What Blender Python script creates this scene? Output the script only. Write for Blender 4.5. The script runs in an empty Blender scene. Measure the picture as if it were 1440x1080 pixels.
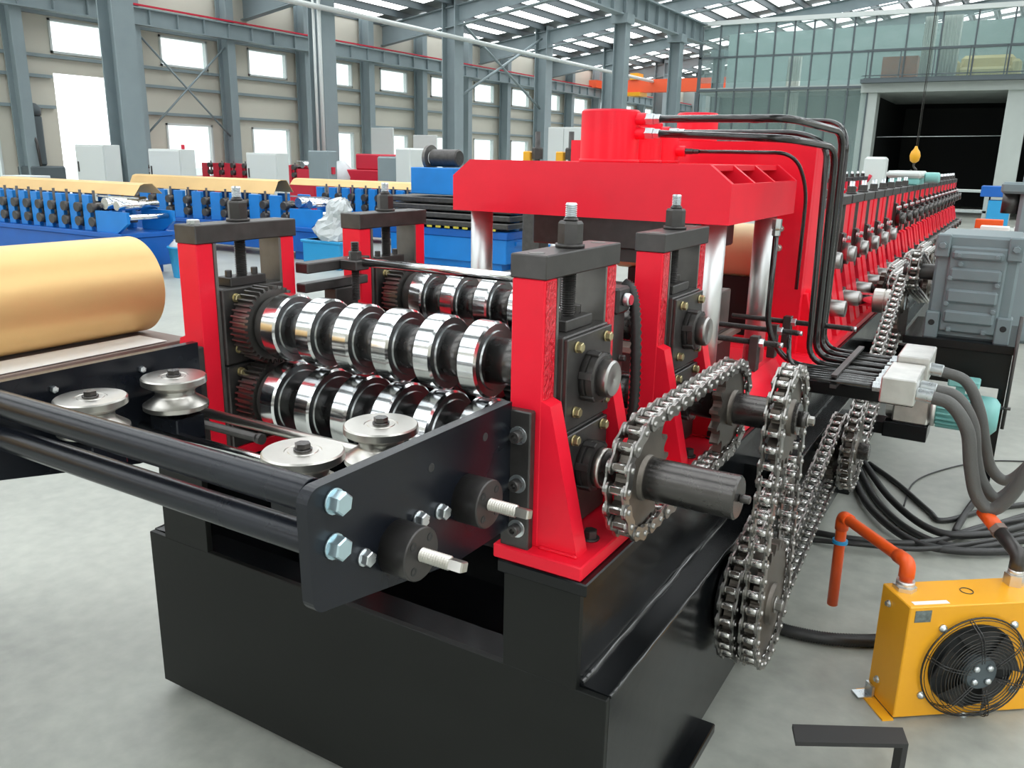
import bpy, math, random
from math import sin, cos, pi, radians, atan2, sqrt, acos
from mathutils import Vector, Matrix

random.seed(7)
scn = bpy.context.scene
col = scn.collection

# ------------------------------------------------------------------ camera
W_PX, H_PX, F_PX = 1440.0, 1080.0, 1173.64
YAW, PITCH, ROLL, CAM_H = radians(-30.9246), radians(15.2337), radians(1.0961), 1.6
cam_d = bpy.data.cameras.new('camera')
cam = bpy.data.objects.new('camera', cam_d)
col.objects.link(cam)
cam_d.sensor_fit = 'HORIZONTAL'
cam_d.sensor_width = 36.0
cam_d.lens = F_PX / W_PX * 36.0
cam_d.clip_end = 300
_F = Vector((sin(YAW) * cos(PITCH), cos(YAW) * cos(PITCH), -sin(PITCH)))
_R = Vector((cos(YAW), -sin(YAW), 0))
_U = _R.cross(_F)
_R2 = cos(ROLL) * _R + sin(ROLL) * _U
_U2 = -sin(ROLL) * _R + cos(ROLL) * _U
CAM = Vector((0, 0, CAM_H))
cam.matrix_world = Matrix(((_R2.x, _U2.x, -_F.x, 0), (_R2.y, _U2.y, -_F.y, 0),
                           (_R2.z, _U2.z, -_F.z, CAM_H), (0, 0, 0, 1)))
scn.camera = cam

# ------------------------------------------------------------------ world, exposure
world = bpy.data.worlds.new('overcast_sky')
scn.world = world
world.use_nodes = True
_bg = world.node_tree.nodes['Background']
_bg.inputs['Color'].default_value = (0.93, 0.97, 1.0, 1)
_bg.inputs['Strength'].default_value = 2.4
scn.view_settings.view_transform = 'Standard'
scn.view_settings.look = 'None'
scn.view_settings.gamma = 1.0
scn.view_settings.use_curve_mapping = False
scn.view_settings.exposure = 0.14
SKYLIGHT = 3.1          # brightness of the translucent roof sheets


# ------------------------------------------------------------------ materials
def srgb(r, g, b):
    f = lambda c: (c / 255) / 12.92 if c / 255 <= 0.04045 else ((c / 255 + 0.055) / 1.055) ** 2.4
    return (f(r), f(g), f(b))


def mat(name, c, rough=0.5, metal=0.0, var=0.0, scale=8.0, bump=0.0, bscale=60.0, coat=0.0, spec=0.5, stretch=None, bdist=.004):
    m = bpy.data.materials.new(name)
    m.use_nodes = True
    nt = m.node_tree
    b = nt.nodes['Principled BSDF']
    b.inputs['Base Color'].default_value = (*c, 1)
    b.inputs['Roughness'].default_value = rough
    b.inputs['Metallic'].default_value = metal
    b.inputs['Specular IOR Level'].default_value = spec
    if coat:
        b.inputs['Coat Weight'].default_value = coat
        b.inputs['Coat Roughness'].default_value = 0.08
    if var or bump:
        tc = nt.nodes.new('ShaderNodeTexCoord')
        src = tc.outputs['Object']
        if stretch:
            mp = nt.nodes.new('ShaderNodeMapping')
            mp.inputs['Scale'].default_value = stretch
            nt.links.new(src, mp.inputs['Vector'])
            src = mp.outputs['Vector']
    if var:
        n = nt.nodes.new('ShaderNodeTexNoise')
        n.inputs['Scale'].default_value = scale
        n.inputs['Detail'].default_value = 6
        nt.links.new(src, n.inputs['Vector'])
        r = nt.nodes.new('ShaderNodeValToRGB')
        r.color_ramp.elements[0].position = 0.3
        r.color_ramp.elements[1].position = 0.7
        r.color_ramp.elements[0].color = (*[max(0, x * (1 - var)) for x in c], 1)
        r.color_ramp.elements[1].color = (*[min(1, x * (1 + var)) for x in c], 1)
        nt.links.new(n.outputs['Fac'], r.inputs['Fac'])
        nt.links.new(r.outputs['Color'], b.inputs['Base Color'])
        mr = nt.nodes.new('ShaderNodeMapRange')
        mr.inputs['To Min'].default_value = max(0.02, rough * (1 - var))
        mr.inputs['To Max'].default_value = min(1, rough * (1 + var))
        nt.links.new(n.outputs['Fac'], mr.inputs['Value'])
        nt.links.new(mr.outputs['Result'], b.inputs['Roughness'])
    if bump:
        n2 = nt.nodes.new('ShaderNodeTexNoise')
        n2.inputs['Scale'].default_value = bscale
        n2.inputs['Detail'].default_value = 4
        nt.links.new(src, n2.inputs['Vector'])
        bp = nt.nodes.new('ShaderNodeBump')
        bp.inputs['Strength'].default_value = bump
        bp.inputs['Distance'].default_value = bdist
        nt.links.new(n2.outputs['Fac'], bp.inputs['Height'])
        nt.links.new(bp.outputs['Normal'], b.inputs['Normal'])
    return m


def emit(name, c, s):
    m = bpy.data.materials.new(name)
    m.use_nodes = True
    b = m.node_tree.nodes['Principled BSDF']
    b.inputs['Base Color'].default_value = (*c, 1)
    b.inputs['Emission Color'].default_value = (*c, 1)
    b.inputs['Emission Strength'].default_value = s
    return m


def pane_mat(name, c, clear):
    m = bpy.data.materials.new(name)
    m.use_nodes = True
    nt = m.node_tree
    b = nt.nodes['Principled BSDF']
    b.inputs['Base Color'].default_value = (*c, 1)
    b.inputs['Roughness'].default_value = 0.05
    t = nt.nodes.new('ShaderNodeBsdfTransparent')
    t.inputs['Color'].default_value = (0.93, 0.97, 0.96, 1)
    mx = nt.nodes.new('ShaderNodeMixShader')
    mx.inputs['Fac'].default_value = clear
    nt.links.new(b.outputs[0], mx.inputs[1])
    nt.links.new(t.outputs[0], mx.inputs[2])
    nt.links.new(mx.outputs[0], nt.nodes['Material Output'].inputs['Surface'])
    return m


M = {
    'red': mat('red_gloss_paint', (0.90, 0.012, 0.036), 0.42, var=0.05, scale=5, bump=0.04, bscale=40, coat=0.08, spec=0.28),
    'red_rough': mat('red_paint_on_flame_cut_steel', (0.84, 0.012, 0.034), 0.28, bump=1.0, bscale=120, coat=0.3, stretch=(1, 1, 0.6), bdist=.02),
    'red_far': mat('crimson_machine_paint', srgb(196, 32, 58), 0.45),
    'black': mat('black_gloss_paint', (0.006, 0.007, 0.008), 0.22, spec=0.35, var=0.25, scale=6, bump=0.10, bscale=25),
    'weld': mat('glossy_black_weld', (0.02, 0.021, 0.022), 0.12, coat=0.6),
    'black_front': mat('black_satin_paint', (0.008, 0.009, 0.008), 0.45, spec=0.28, var=0.2, scale=4, bump=0.04),
    'blued': mat('blued_steel_plate', (0.010, 0.012, 0.017), 0.26, metal=0.15, spec=0.38, var=0.25, scale=5),
    'oxide': mat('black_oxide_steel', (0.075, 0.071, 0.069), 0.38, metal=0.6, var=0.2, scale=20),
    'oxide_light': mat('milled_grey_steel', (0.17, 0.165, 0.155), 0.45, metal=0.6, var=0.2, scale=14),
    'shaft': mat('dark_turned_steel', (0.10, 0.095, 0.092), 0.27, metal=0.9, var=0.08, scale=30),
    'chrome': mat('polished_chrome_steel', (0.80, 0.81, 0.82), 0.15, metal=1.0, var=0.05, scale=16, stretch=(8, 1, 1)),
    'rollface': mat('turned_roll_side_face', (0.46, 0.48, 0.49), 0.26, metal=1.0),
    'brushed': mat('turned_bright_steel', (0.60, 0.58, 0.54), 0.33, metal=1.0, var=0.03, scale=40),
    'capsteel': mat('ground_shaft_end_steel', (0.40, 0.39, 0.38), 0.34, metal=1.0, var=0.06, scale=30),
    'column': mat('hard_chrome_column', (0.66, 0.68, 0.68), 0.40, metal=0.9, var=0.06, scale=10, stretch=(1, 1, .2)),
    'zinc': mat('bright_zinc_plating', (0.66, 0.70, 0.72), 0.28, metal=0.9, var=0.1, scale=40),
    'zincblue': mat('blue_tinted_zinc', (0.52, 0.68, 0.74), 0.30, metal=0.8),
    'brass': mat('yellow_zinc_plating', (0.52, 0.45, 0.25), 0.32, metal=0.8),
    'chain': mat('oiled_chain_steel', (0.36, 0.35, 0.335), 0.30, metal=1.0, var=0.1, scale=60),
    'chainroll': mat('bright_chain_roller', (0.62, 0.61, 0.59), 0.27, metal=1.0),
    'sprocket': mat('oxidised_sprocket_steel', (0.13, 0.115, 0.10), 0.40, metal=0.8, var=0.3, scale=18),
    'gear': mat('oiled_gear_steel', (0.19, 0.185, 0.175), 0.34, metal=0.9, var=0.1, scale=30),
    'gold': mat('gold_coated_sheet', srgb(234, 196, 134), 0.42, metal=0.4, var=0.05, scale=3),
    'board': mat('brown_paper_board', srgb(128, 112, 104), 0.6, var=0.15, scale=6),
    'paper': mat('white_paper', srgb(235, 235, 232), 0.7),
    'yellow': mat('yellow_enamel', srgb(247, 176, 38), 0.36, var=0.04, scale=5),
    'orange': mat('orange_plastic_pipe', srgb(240, 92, 28), 0.38),
    'orange_far': mat('orange_crane_paint', srgb(232, 92, 52), 0.5),
    'gearbox': mat('grey_machine_enamel', srgb(118, 132, 136), 0.38, var=0.06, scale=8),
    'teal': mat('pale_teal_enamel', srgb(128, 190, 186), 0.38),
    'blue': mat('blue_machine_paint', srgb(16, 124, 206), 0.42, var=0.08, scale=3),
    'blue_dark': mat('blue_base_paint', srgb(9, 92, 178), 0.42, var=0.08, scale=3),
    'tub': mat('light_blue_plastic', srgb(42, 150, 205), 0.4),
    'wrap': mat('clear_plastic_wrap', srgb(196, 202, 204), 0.22, bump=0.9, bscale=14),
    'hose': mat('black_rubber_hose', (0.022, 0.022, 0.022), 0.42, var=0.2, scale=20),
    'hose_grey': mat('grey_rubber_hose', srgb(88, 88, 86), 0.5, bump=0.3, bscale=160),
    'pipe': mat('black_painted_pipe', (0.012, 0.012, 0.012), 0.16, coat=0.4),
    'alu': mat('cast_aluminium', (0.72, 0.71, 0.68), 0.34, metal=0.85, var=0.1, scale=20),
    'greyplate': mat('grey_label_plate', srgb(120, 130, 128), 0.4, metal=0.4, var=0.3, scale=80),
    'cabinet': mat('pale_grey_cabinet_enamel', srgb(206, 212, 210), 0.45),
    'cream': mat('cream_enamel', srgb(226, 210, 160), 0.45),
    'tan': mat('tan_coated_sheet', srgb(222, 186, 128), 0.45, metal=0.2, var=0.06, scale=2),
    'steelgreen': mat('grey_green_column_paint', srgb(132, 146, 150), 0.5, var=0.05, scale=2),
    'steeldark': mat('dark_grey_steel_paint', srgb(82, 92, 96), 0.55),
    'wall': mat('beige_wall_sheet', srgb(200, 197, 184), 0.6, var=0.05, scale=0.6),
    'wall_low': mat('grey_wall_sheet', srgb(150, 156, 154), 0.6, var=0.05, scale=0.6),
    'roof': mat('grey_roof_sheet', srgb(120, 126, 126), 0.6),
    'conc_paint': mat('painted_concrete', srgb(176, 184, 180), 0.6, var=0.05, scale=1.5),
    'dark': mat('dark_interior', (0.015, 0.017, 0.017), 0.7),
    'curtain': mat('white_curtain', srgb(225, 228, 222), 0.8),
    'tealroom': mat('teal_room_wall', srgb(150, 172, 170), 0.6),
    'wood': mat('reddish_wood', srgb(150, 84, 52), 0.5, var=0.2, scale=4),
    'sofa': mat('beige_upholstery', srgb(205, 192, 140), 0.8),
    'glass': pane_mat('tinted_glass', srgb(150, 168, 166), 0.76),
    'clear': pane_mat('window_glass', srgb(200, 210, 212), 0.85),
    'skylight': emit('translucent_roof_sheet', (0.95, 0.98, 1.0), SKYLIGHT),
    'hookyellow': mat('hook_yellow_paint', srgb(232, 168, 30), 0.4),
    'tape': mat('yellow_stripe_paint', srgb(190, 176, 60), 0.5),
    'foil': mat('dark_rubber', (0.03, 0.03, 0.03), 0.6),
}


def floor_mat():
    m = bpy.data.materials.new('sealed_concrete_floor')
    m.use_nodes = True
    nt = m.node_tree
    b = nt.nodes['Principled BSDF']
    tc = nt.nodes.new('ShaderNodeTexCoord')
    n1 = nt.nodes.new('ShaderNodeTexNoise')
    n1.inputs['Scale'].default_value = 0.9
    n1.inputs['Detail'].default_value = 8
    n2 = nt.nodes.new('ShaderNodeTexNoise')
    n2.inputs['Scale'].default_value = 14
    n2.inputs['Detail'].default_value = 8
    for n in (n1, n2):
        nt.links.new(tc.outputs['Object'], n.inputs['Vector'])
    mx = nt.nodes.new('ShaderNodeMath')
    mx.operation = 'MULTIPLY_ADD'
    mx.inputs[1].default_value = 0.35
    nt.links.new(n2.outputs['Fac'], mx.inputs[0])
    ad = nt.nodes.new('ShaderNodeMath')
    ad.operation = 'MULTIPLY'
    ad.inputs[1].default_value = 0.65
    nt.links.new(n1.outputs['Fac'], ad.inputs[0])
    nt.links.new(ad.outputs[0], mx.inputs[2])
    r = nt.nodes.new('ShaderNodeValToRGB')
    r.color_ramp.elements[0].position = 0.34
    r.color_ramp.elements[1].position = 0.66
    r.color_ramp.elements[0].color = (*srgb(142, 145, 138), 1)
    r.color_ramp.elements[1].color = (*srgb(181, 184, 175), 1)
    nt.links.new(mx.outputs[0], r.inputs['Fac'])
    nt.links.new(r.outputs['Color'], b.inputs['Base Color'])
    mr = nt.nodes.new('ShaderNodeMapRange')
    mr.inputs['To Min'].default_value = 0.24
    mr.inputs['To Max'].default_value = 0.52
    nt.links.new(n2.outputs['Fac'], mr.inputs['Value'])
    nt.links.new(mr.outputs['Result'], b.inputs['Roughness'])
    return m


M['floor'] = floor_mat()


# ------------------------------------------------------------------ mesh builder
def basis(d):
    d = Vector(d).normalized()
    a = Vector((0, 0, 1)) if abs(d.z) < 0.9 else Vector((1, 0, 0))
    u = d.cross(a).normalized()
    return d, u, d.cross(u)


class MB:
    def __init__(s):
        s.v, s.f, s.sm = [], [], []

    def add(s, vs, fs, smooth=False, xf=None):
        o = len(s.v)
        s.v += [Vector(p) if xf is None else xf @ Vector(p) for p in vs]
        s.f += [tuple(i + o for i in f) for f in fs]
        s.sm += [smooth] * len(fs) if not isinstance(smooth, list) else smooth
        return s

    def box(s, x0, x1, y0, y1, z0, z1, c=0.0, xf=None):
        if x0 > x1: x0, x1 = x1, x0
        if y0 > y1: y0, y1 = y1, y0
        if z0 > z1: z0, z1 = z1, z0
        if c <= 0:
            vs = [(x, y, z) for x in (x0, x1) for y in (y0, y1) for z in (z0, z1)]
            return s.add(vs, [(0, 1, 3, 2), (4, 6, 7, 5), (0, 4, 5, 1), (2, 3, 7, 6), (0, 2, 6, 4), (1, 5, 7, 3)], xf=xf)
        c = min(c, (x1 - x0) * .45, (y1 - y0) * .45, (z1 - z0) * .45)
        vs, idx = [], {}
        for i, x in enumerate((x0, x1)):
            for j, y in enumerate((y0, y1)):
                for k, z in enumerate((z0, z1)):
                    sx, sy, sz = (1 - 2 * i) * c, (1 - 2 * j) * c, (1 - 2 * k) * c
                    for a, p in enumerate(((x, y + sy, z + sz), (x + sx, y, z + sz), (x + sx, y + sy, z))):
                        idx[i, j, k, a] = len(vs)
                        vs.append(p)
        fs = []
        g = lambda i, j, k, a: idx[i, j, k, a]
        for i in (0, 1):
            q = [g(i, 0, 0, 0), g(i, 0, 1, 0), g(i, 1, 1, 0), g(i, 1, 0, 0)]
            fs.append(q if i == 0 else q[::-1])
            q = [g(0, i, 0, 1), g(1, i, 0, 1), g(1, i, 1, 1), g(0, i, 1, 1)]
            fs.append(q if i == 0 else q[::-1])
            q = [g(0, 0, i, 2), g(0, 1, i, 2), g(1, 1, i, 2), g(1, 0, i, 2)]
            fs.append(q if i == 0 else q[::-1])
        for i in (0, 1):
            for j in (0, 1):
                q = [g(i, j, 0, 0), g(i, j, 1, 0), g(i, j, 1, 1), g(i, j, 0, 1)]
                fs.append(q if (i + j) % 2 else q[::-1])
                q = [g(i, 0, j, 0), g(i, 1, j, 0), g(i, 1, j, 2), g(i, 0, j, 2)]
                fs.append(q[::-1] if (i + j) % 2 else q)
                q = [g(0, i, j, 1), g(1, i, j, 1), g(1, i, j, 2), g(0, i, j, 2)]
                fs.append(q if (i + j) % 2 else q[::-1])
                for k in (0, 1):
                    q = [g(i, j, k, 0), g(i, j, k, 1), g(i, j, k, 2)]
                    fs.append(q if (i + j + k) % 2 == 0 else q[::-1])
        return s.add(vs, [tuple(f) for f in fs], xf=xf)

    def lathe(s, o, d, prof, n=32, cap=True, smooth=True):
        """prof: list of (t along d, radius); sharp corners by repeated points"""
        o = Vector(o)
        d, u, w = basis(d)
        vs, fs, sm = [], [], []
        for t, r in prof:
            for i in range(n):
                a = 2 * pi * i / n
                vs.append(o + d * t + (u * cos(a) + w * sin(a)) * r)
        m = len(prof)
        for k in range(m - 1):
            if (prof[k][0] - prof[k + 1][0]) ** 2 + (prof[k][1] - prof[k + 1][1]) ** 2 < 1e-14:
                continue
            for i in range(n):
                j = (i + 1) % n
                fs.append((k * n + i, k * n + j, (k + 1) * n + j, (k + 1) * n + i))
                sm.append(smooth)
        if cap:
            if prof[0][1] > 1e-6:
                fs.append(tuple(range(n))[::-1]); sm.append(False)
            if prof[-1][1] > 1e-6:
                fs.append(tuple(range((m - 1) * n, m * n))); sm.append(False)
        return s.add(vs, fs, sm)

    def cyl(s, p0, p1, r, n=24, r1=None, ch=0.0, smooth=True):
        p0, p1 = Vector(p0), Vector(p1)
        L = (p1 - p0).length
        r1 = r if r1 is None else r1
        if ch:
            pr = [(0, r - ch), (ch, r), (ch, r), (L - ch, r1), (L - ch, r1), (L, r1 - ch), (L, r1 - ch)]
            pr = [(0, r - ch), (0, r - ch)] + pr[1:]
        else:
            pr = [(0, r), (L, r1)]
        return s.lathe(p0, p1 - p0, pr, n, smooth=smooth)

    def ring(s, p0, p1, ro, ri, n=24):
        p0, p1 = Vector(p0), Vector(p1)
        L = (p1 - p0).length
        return s.lathe(p0, p1 - p0, [(0, ri), (0, ri), (0, ro), (0, ro), (L, ro), (L, ro), (L, ri), (L, ri), (0, ri)], n, cap=False)

    def hexa(s, p0, p1, af, n=6, rot=0.0):
        """hex bar, across flats af, with a chamfered end"""
        p0, p1 = Vector(p0), Vector(p1)
        L = (p1 - p0).length
        d, u, w = basis(p1 - p0)
        R = af / sqrt(3) if n == 6 else af / sqrt(2)
        vs = []
        for t, r in ((0, R), (L * .88, R), (L, R * .86)):
            for i in range(n):
                a = 2 * pi * i / n + rot
                vs.append(p0 + d * t + (u * cos(a) + w * sin(a)) * r)
        fs = [tuple(range(n))[::-1], tuple(range(2 * n, 3 * n))]
        for k in (0, 1):
            for i in range(n):
                j = (i + 1) % n
                fs.append((k * n + i, k * n + j, (k + 1) * n + j, (k + 1) * n + i))
        return s.add(vs, fs)

    def prism(s, poly, axis, a0, a1, c=None):
        """poly of 2-D points in the plane across axis ('x': (y,z), 'y': (x,z), 'z': (x,y))"""
        def P(p, a):
            return {'x': (a, p[0], p[1]), 'y': (p[0], a, p[1]), 'z': (p[0], p[1], a)}[axis]
        area = sum(poly[i - 1][0] * poly[i][1] - poly[i][0] * poly[i - 1][1] for i in range(len(poly)))
        if area < 0:
            poly = poly[::-1]
        n = len(poly)
        lo, hi = min(a0, a1), max(a0, a1)
        vs = [P(p, lo) for p in poly] + [P(p, hi) for p in poly]
        flip = axis == 'y'
        fs = [tuple(range(n))[::-1], tuple(range(n, 2 * n))]
        for i in range(n):
            j = (i + 1) % n
            fs.append((i, j, n + j, n + i))
        if flip:
            fs = [f[::-1] for f in fs]
        return s.add(vs, fs)

    def tube(s, pts, r, n=10, cap=True, rib=0.0):
        pts = [Vector(p) for p in pts]
        m = len(pts)
        vs, fs, sm = [], [], []
        d0 = (pts[1] - pts[0]).normalized()
        _, u, _ = basis(d0)
        for k in range(m):
            d = (pts[min(k + 1, m - 1)] - pts[max(k - 1, 0)]).normalized()
            u = (u - d * u.dot(d)).normalized()
            w = d.cross(u)
            rr = r * (1 + (rib if k % 2 else -rib))
            for i in range(n):
                a = 2 * pi * i / n
                vs.append(pts[k] + (u * cos(a) + w * sin(a)) * rr)
        for k in range(m - 1):
            for i in range(n):
                j = (i + 1) % n
                fs.append((k * n + i, k * n + j, (k + 1) * n + j, (k + 1) * n + i)); sm.append(True)
        if cap:
            fs.append(tuple(range(n))[::-1]); sm.append(False)
            fs.append(tuple(range((m - 1) * n, m * n))); sm.append(False)
        return s.add(vs, fs, sm)

    def mesh(s, name, material, off=None):
        me = bpy.data.meshes.new(name)
        off = Vector((0, 0, 0)) if off is None else off
        me.from_pydata([tuple(p - off) for p in s.v], [], s.f)
        me.polygons.foreach_set('use_smooth', s.sm)
        me.materials.append(M[material] if isinstance(material, str) else material)
        me.update()
        return me


def spline(pts, n=10):
    """Catmull-Rom through the points"""
    P = [Vector(p) for p in pts]
    P = [P[0] * 2 - P[1]] + P + [P[-1] * 2 - P[-2]]
    out = []
    for k in range(1, len(P) - 2):
        a, b, c, d = P[k - 1:k + 3]
        for i in range(n):
            t = i / n
            out.append(0.5 * (2 * b + (c - a) * t + (2 * a - 5 * b + 4 * c - d) * t * t + (3 * b - a - 3 * c + d) * t ** 3))
    out.append(P[-2])
    return out


def fillet(pts, r, n=6):
    """polyline with rounded bends"""
    P = [Vector(p) for p in pts]
    out = [P[0]]
    for a, b, c in zip(P, P[1:], P[2:]):
        u, v = (a - b), (c - b)
        q = min(r, u.length * .48, v.length * .48)
        p0, p1 = b + u.normalized() * q, b + v.normalized() * q
        for i in range(n + 1):
            t = i / n
            out.append(p0 * (1 - t) ** 2 + b * 2 * t * (1 - t) + p1 * t * t)
    out.append(P[-1])
    return out


# ------------------------------------------------------------------ scene-graph helpers
BASE = {}


def thing(name, label, cat, loc=(0, 0, 0), group=None):
    o = bpy.data.objects.new(name, None)
    o.empty_display_size = 0.1
    col.objects.link(o)
    o.location = loc
    o['label'] = label
    o['category'] = cat
    if group:
        o['group'] = group
    BASE[o.name] = Vector(loc)
    return o


def part(name, mb, material, par, label=None):
    """mesh given in world coordinates, as a child of par"""
    b = BASE[par.name]
    o = bpy.data.objects.new(name, mb.mesh(name, material, b))
    col.objects.link(o)
    o.parent = par
    BASE[o.name] = b
    if label:
        o['label'] = label
    return o


def inst(name, me, par, loc, rot=None):
    """child object sharing a mesh; loc in world coordinates"""
    o = bpy.data.objects.new(name, me)
    col.objects.link(o)
    o.parent = par
    o.location = Vector(loc) - BASE[par.name]
    if rot is not None:
        o.rotation_euler = rot
    BASE[o.name] = Vector(loc)
    return o


def solo(name, mb, material, label, cat, loc=None, group=None, kind=None):
    """a thing that is one mesh, origin at its base"""
    if loc is None:
        n = len(mb.v)
        loc = Vector((sum(p.x for p in mb.v) / n, sum(p.y for p in mb.v) / n, min(p.z for p in mb.v)))
    loc = Vector(loc)
    o = bpy.data.objects.new(name, mb.mesh(name, material, loc))
    col.objects.link(o)
    o.location = loc
    BASE[o.name] = loc
    if kind == 'structure':
        o['kind'] = kind
    else:
        o['label'] = label
        o['category'] = cat
        if kind:
            o['kind'] = kind
    if group:
        o['group'] = group
    return o


def struct(name, mb, material, loc=(0, 0, 0), label=None):
    o = bpy.data.objects.new(name, mb.mesh(name, material, Vector(loc)))
    col.objects.link(o)
    o.location = loc
    o['kind'] = 'structure'
    if label:
        o['label'] = label
    BASE[o.name] = Vector(loc)
    return o


def copy_tree(o, dloc=(0, 0, 0), label=None, group=None, parent=None):
    c = o.copy()
    col.objects.link(c)
    c.parent = parent
    if parent is None:
        c.location = o.location + Vector(dloc)
        BASE[c.name] = BASE[o.name] + Vector(dloc)
    if label:
        c['label'] = label
    if group:
        c['group'] = group
    for ch in list(o.children):
        copy_tree(ch, parent=c)
    return c


_bolt = {}


def bolt_mesh(af, h, washer, material, axis='x'):
    k = (af, h, washer, material, axis)
    if k not in _bolt:
        d = {'x': (1, 0, 0), 'z': (0, 0, 1), '-y': (0, -1, 0), '-x': (-1, 0, 0)}[axis]
        d = Vector(d)
        m = MB()
        if washer:
            m.cyl((0, 0, 0), d * .004, washer, 16)
        m.hexa(d * (.004 if washer else 0), d * (h + .004), af, rot=.3)
        _bolt[k] = m.mesh('bolt', material)
    return _bolt[k]


def socket_mesh(r, h, material):
    """socket head cap screw pointing +x with washer"""
    k = ('sock', r, h, material)
    if k not in _bolt:
        m = MB()
        m.cyl((0, 0, 0), (.003, 0, 0), r * 1.5, 18)
        m.lathe((.003, 0, 0), (1, 0, 0), [(0, r), (h - .002, r), (h - .002, r), (h, r - .002), (h, r - .002), (h, r * .55), (h, r * .55),
                                         (h * .45, r * .5), (h * .45, r * .5), (h * .45, 0)], 18)
        _bolt[k] = m.mesh('cap_screw', material)
    return _bolt[k]


def threaded(p0, p1, r, pitch=.004, n=14):
    p0, p1 = Vector(p0), Vector(p1)
    L = (p1 - p0).length
    pr, k = [], int(L / pitch)
    for i in range(k):
        pr += [(i * pitch, r * .80), (i * pitch + pitch * .5, r)]
    pr.append((L, r * .80))
    return MB().lathe(p0, p1 - p0, pr, n, smooth=False)


CX = -1.3175       # machine centre line
XI = .4685         # half distance between inner faces of the stands

# ================================================================== THE HALL
struct('floor', MB().box(-19.6, 14, -12, 53, -.2, 0), 'floor')
struct('ground', MB().box(-70, -19.7, -40, 80, -.4, -.05), 'conc_paint')

XW = -19.5
WIN_Y = [11.88 + 2.88 * k for k in range(-7, 14)]
ZU0, ZU1, ZL0, ZL1, EAVE = 3.68, 4.42, 0.9, 2.28, 6.0


def roof_z(x):
    return 5.95 + 0.14 * (x + 19.5) if x < 0 else 5.95 + .14 * 19.5 - .14 * x


w = MB()
ye = [-12.0]
for k, y in enumerate(WIN_Y):
    w.box(XW - .15, XW, ye[-1], y, 0, EAVE)
    y1 = y + 1.48
    if k == 7:
        w.box(XW - .15, XW, y, y1, 3.26, ZU0)
    else:
        w.box(XW - .15, XW, y, y1, 0, ZL0)
        w.box(XW - .15, XW, y, y1, ZL1, ZU0)
    w.box(XW - .15, XW, y, y1, ZU1, EAVE)
    ye.append(y1)
w.box(XW - .15, XW, ye[-1], 53, 0, EAVE)
struct('wall_left', w, 'wall')


def window(n, y, z0, z1, mull):
    f = MB()
    t = .05
    y1 = y + 1.48
    f.box(XW - .1, XW + .03, y, y + t, z0, z1).box(XW - .1, XW + .03, y1 - t, y1, z0, z1)
    f.box(XW - .1, XW + .03, y, y1, z0, z0 + t).box(XW - .1, XW + .03, y, y1, z1 - t, z1)
    o = struct('window_%d' % n, f, 'cabinet', (XW, y, z0))
    cell = (1.48 - 2 * t) / mull
    for i in range(mull):
        a = y + t + cell * i
        part('pane', MB().box(XW - .05, XW - .04, a + .006, a + cell - .006, z0 + t, z1 - t), 'clear', o)


n = 1
for k, y in enumerate(WIN_Y):
    if y < 8:
        continue
    window(n, y, ZU0, ZU1, 2); n += 1
    if k != 7:
        window(n, y, ZL0, ZL1, 2); n += 1

n = 1
for z in (2.50, 3.16, 3.60, 4.50):
    g = MB().box(XW, XW + .10, 2, 11.80 if z < 3.2 else 53, z - .035, z + .035)
    if z < 3.2:
        g.box(XW, XW + .10, 13.42, 53, z - .035, z + .035)
    struct('trim_%d' % n, g, 'steelgreen'); n += 1
# wall columns, one between every two windows
for k in range(13):
    y = 10.9 + 2.88 * k
    m = MB()
    m.box(XW + .1, XW + .13, y - .13, y + .13, 0, 5.9).box(XW + .47, XW + .5, y - .13, y + .13, 0, 5.9)
    m.box(XW + .13, XW + .47, y - .012, y + .012, 0, 5.9)
    struct('trim_%d' % n, m, 'steelgreen', (XW + .3, y, 0)); n += 1
# crane runway along the wall with stiffeners and red conductor rail
m = MB().box(XW + .5, XW + .56, 4, 53, 4.52, 4.86).box(XW + .42, XW + .64, 4, 53, 4.86, 4.89).box(XW + .42, XW + .64, 4, 53, 4.49, 4.52)
for k in range(60):
    m.box(XW + .56, XW + .63, 4.5 + .8 * k, 4.53 + .8 * k, 4.52, 4.86)
struct('trim_%d' % n, m, 'steelgreen'); n += 1
struct('trim_%d' % n, MB().box(XW + .5, XW + .56, 4, 53, 4.93, 4.97), 'red_far'); n += 1
# pale duct along the aisle columns
struct('trim_%d' % n, MB().cyl((-16.25, 9, 5.2), (-16.25, 50, 5.2), .07, 10), 'cabinet'); n += 1

# aisle columns
for k in range(7):
    y = 11.6 + 6.0 * k
    zt = roof_z(-16.6)
    m = MB()
    m.box(-16.85, -16.82, y - .25, y + .25, 0, zt).box(-16.38, -16.35, y - .25, y + .25, 0, zt).box(-16.82, -16.38, y - .015, y + .015, 0, zt)
    m.box(-16.9, -16.3, y - .3, y + .3, 0, .03)
    o = struct('trim_%d' % n, m, 'steelgreen', (-16.6, y, 0)); n += 1
# conduit pipes down the second column
struct('trim_%d' % n, MB().cyl((-16.3, 17.2, .9), (-16.3, 17.2, 6), .05, 8).cyl((-16.3, 17.0, .9), (-16.3, 17.0, 6), .035, 8), 'cabinet'); n += 1

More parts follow.
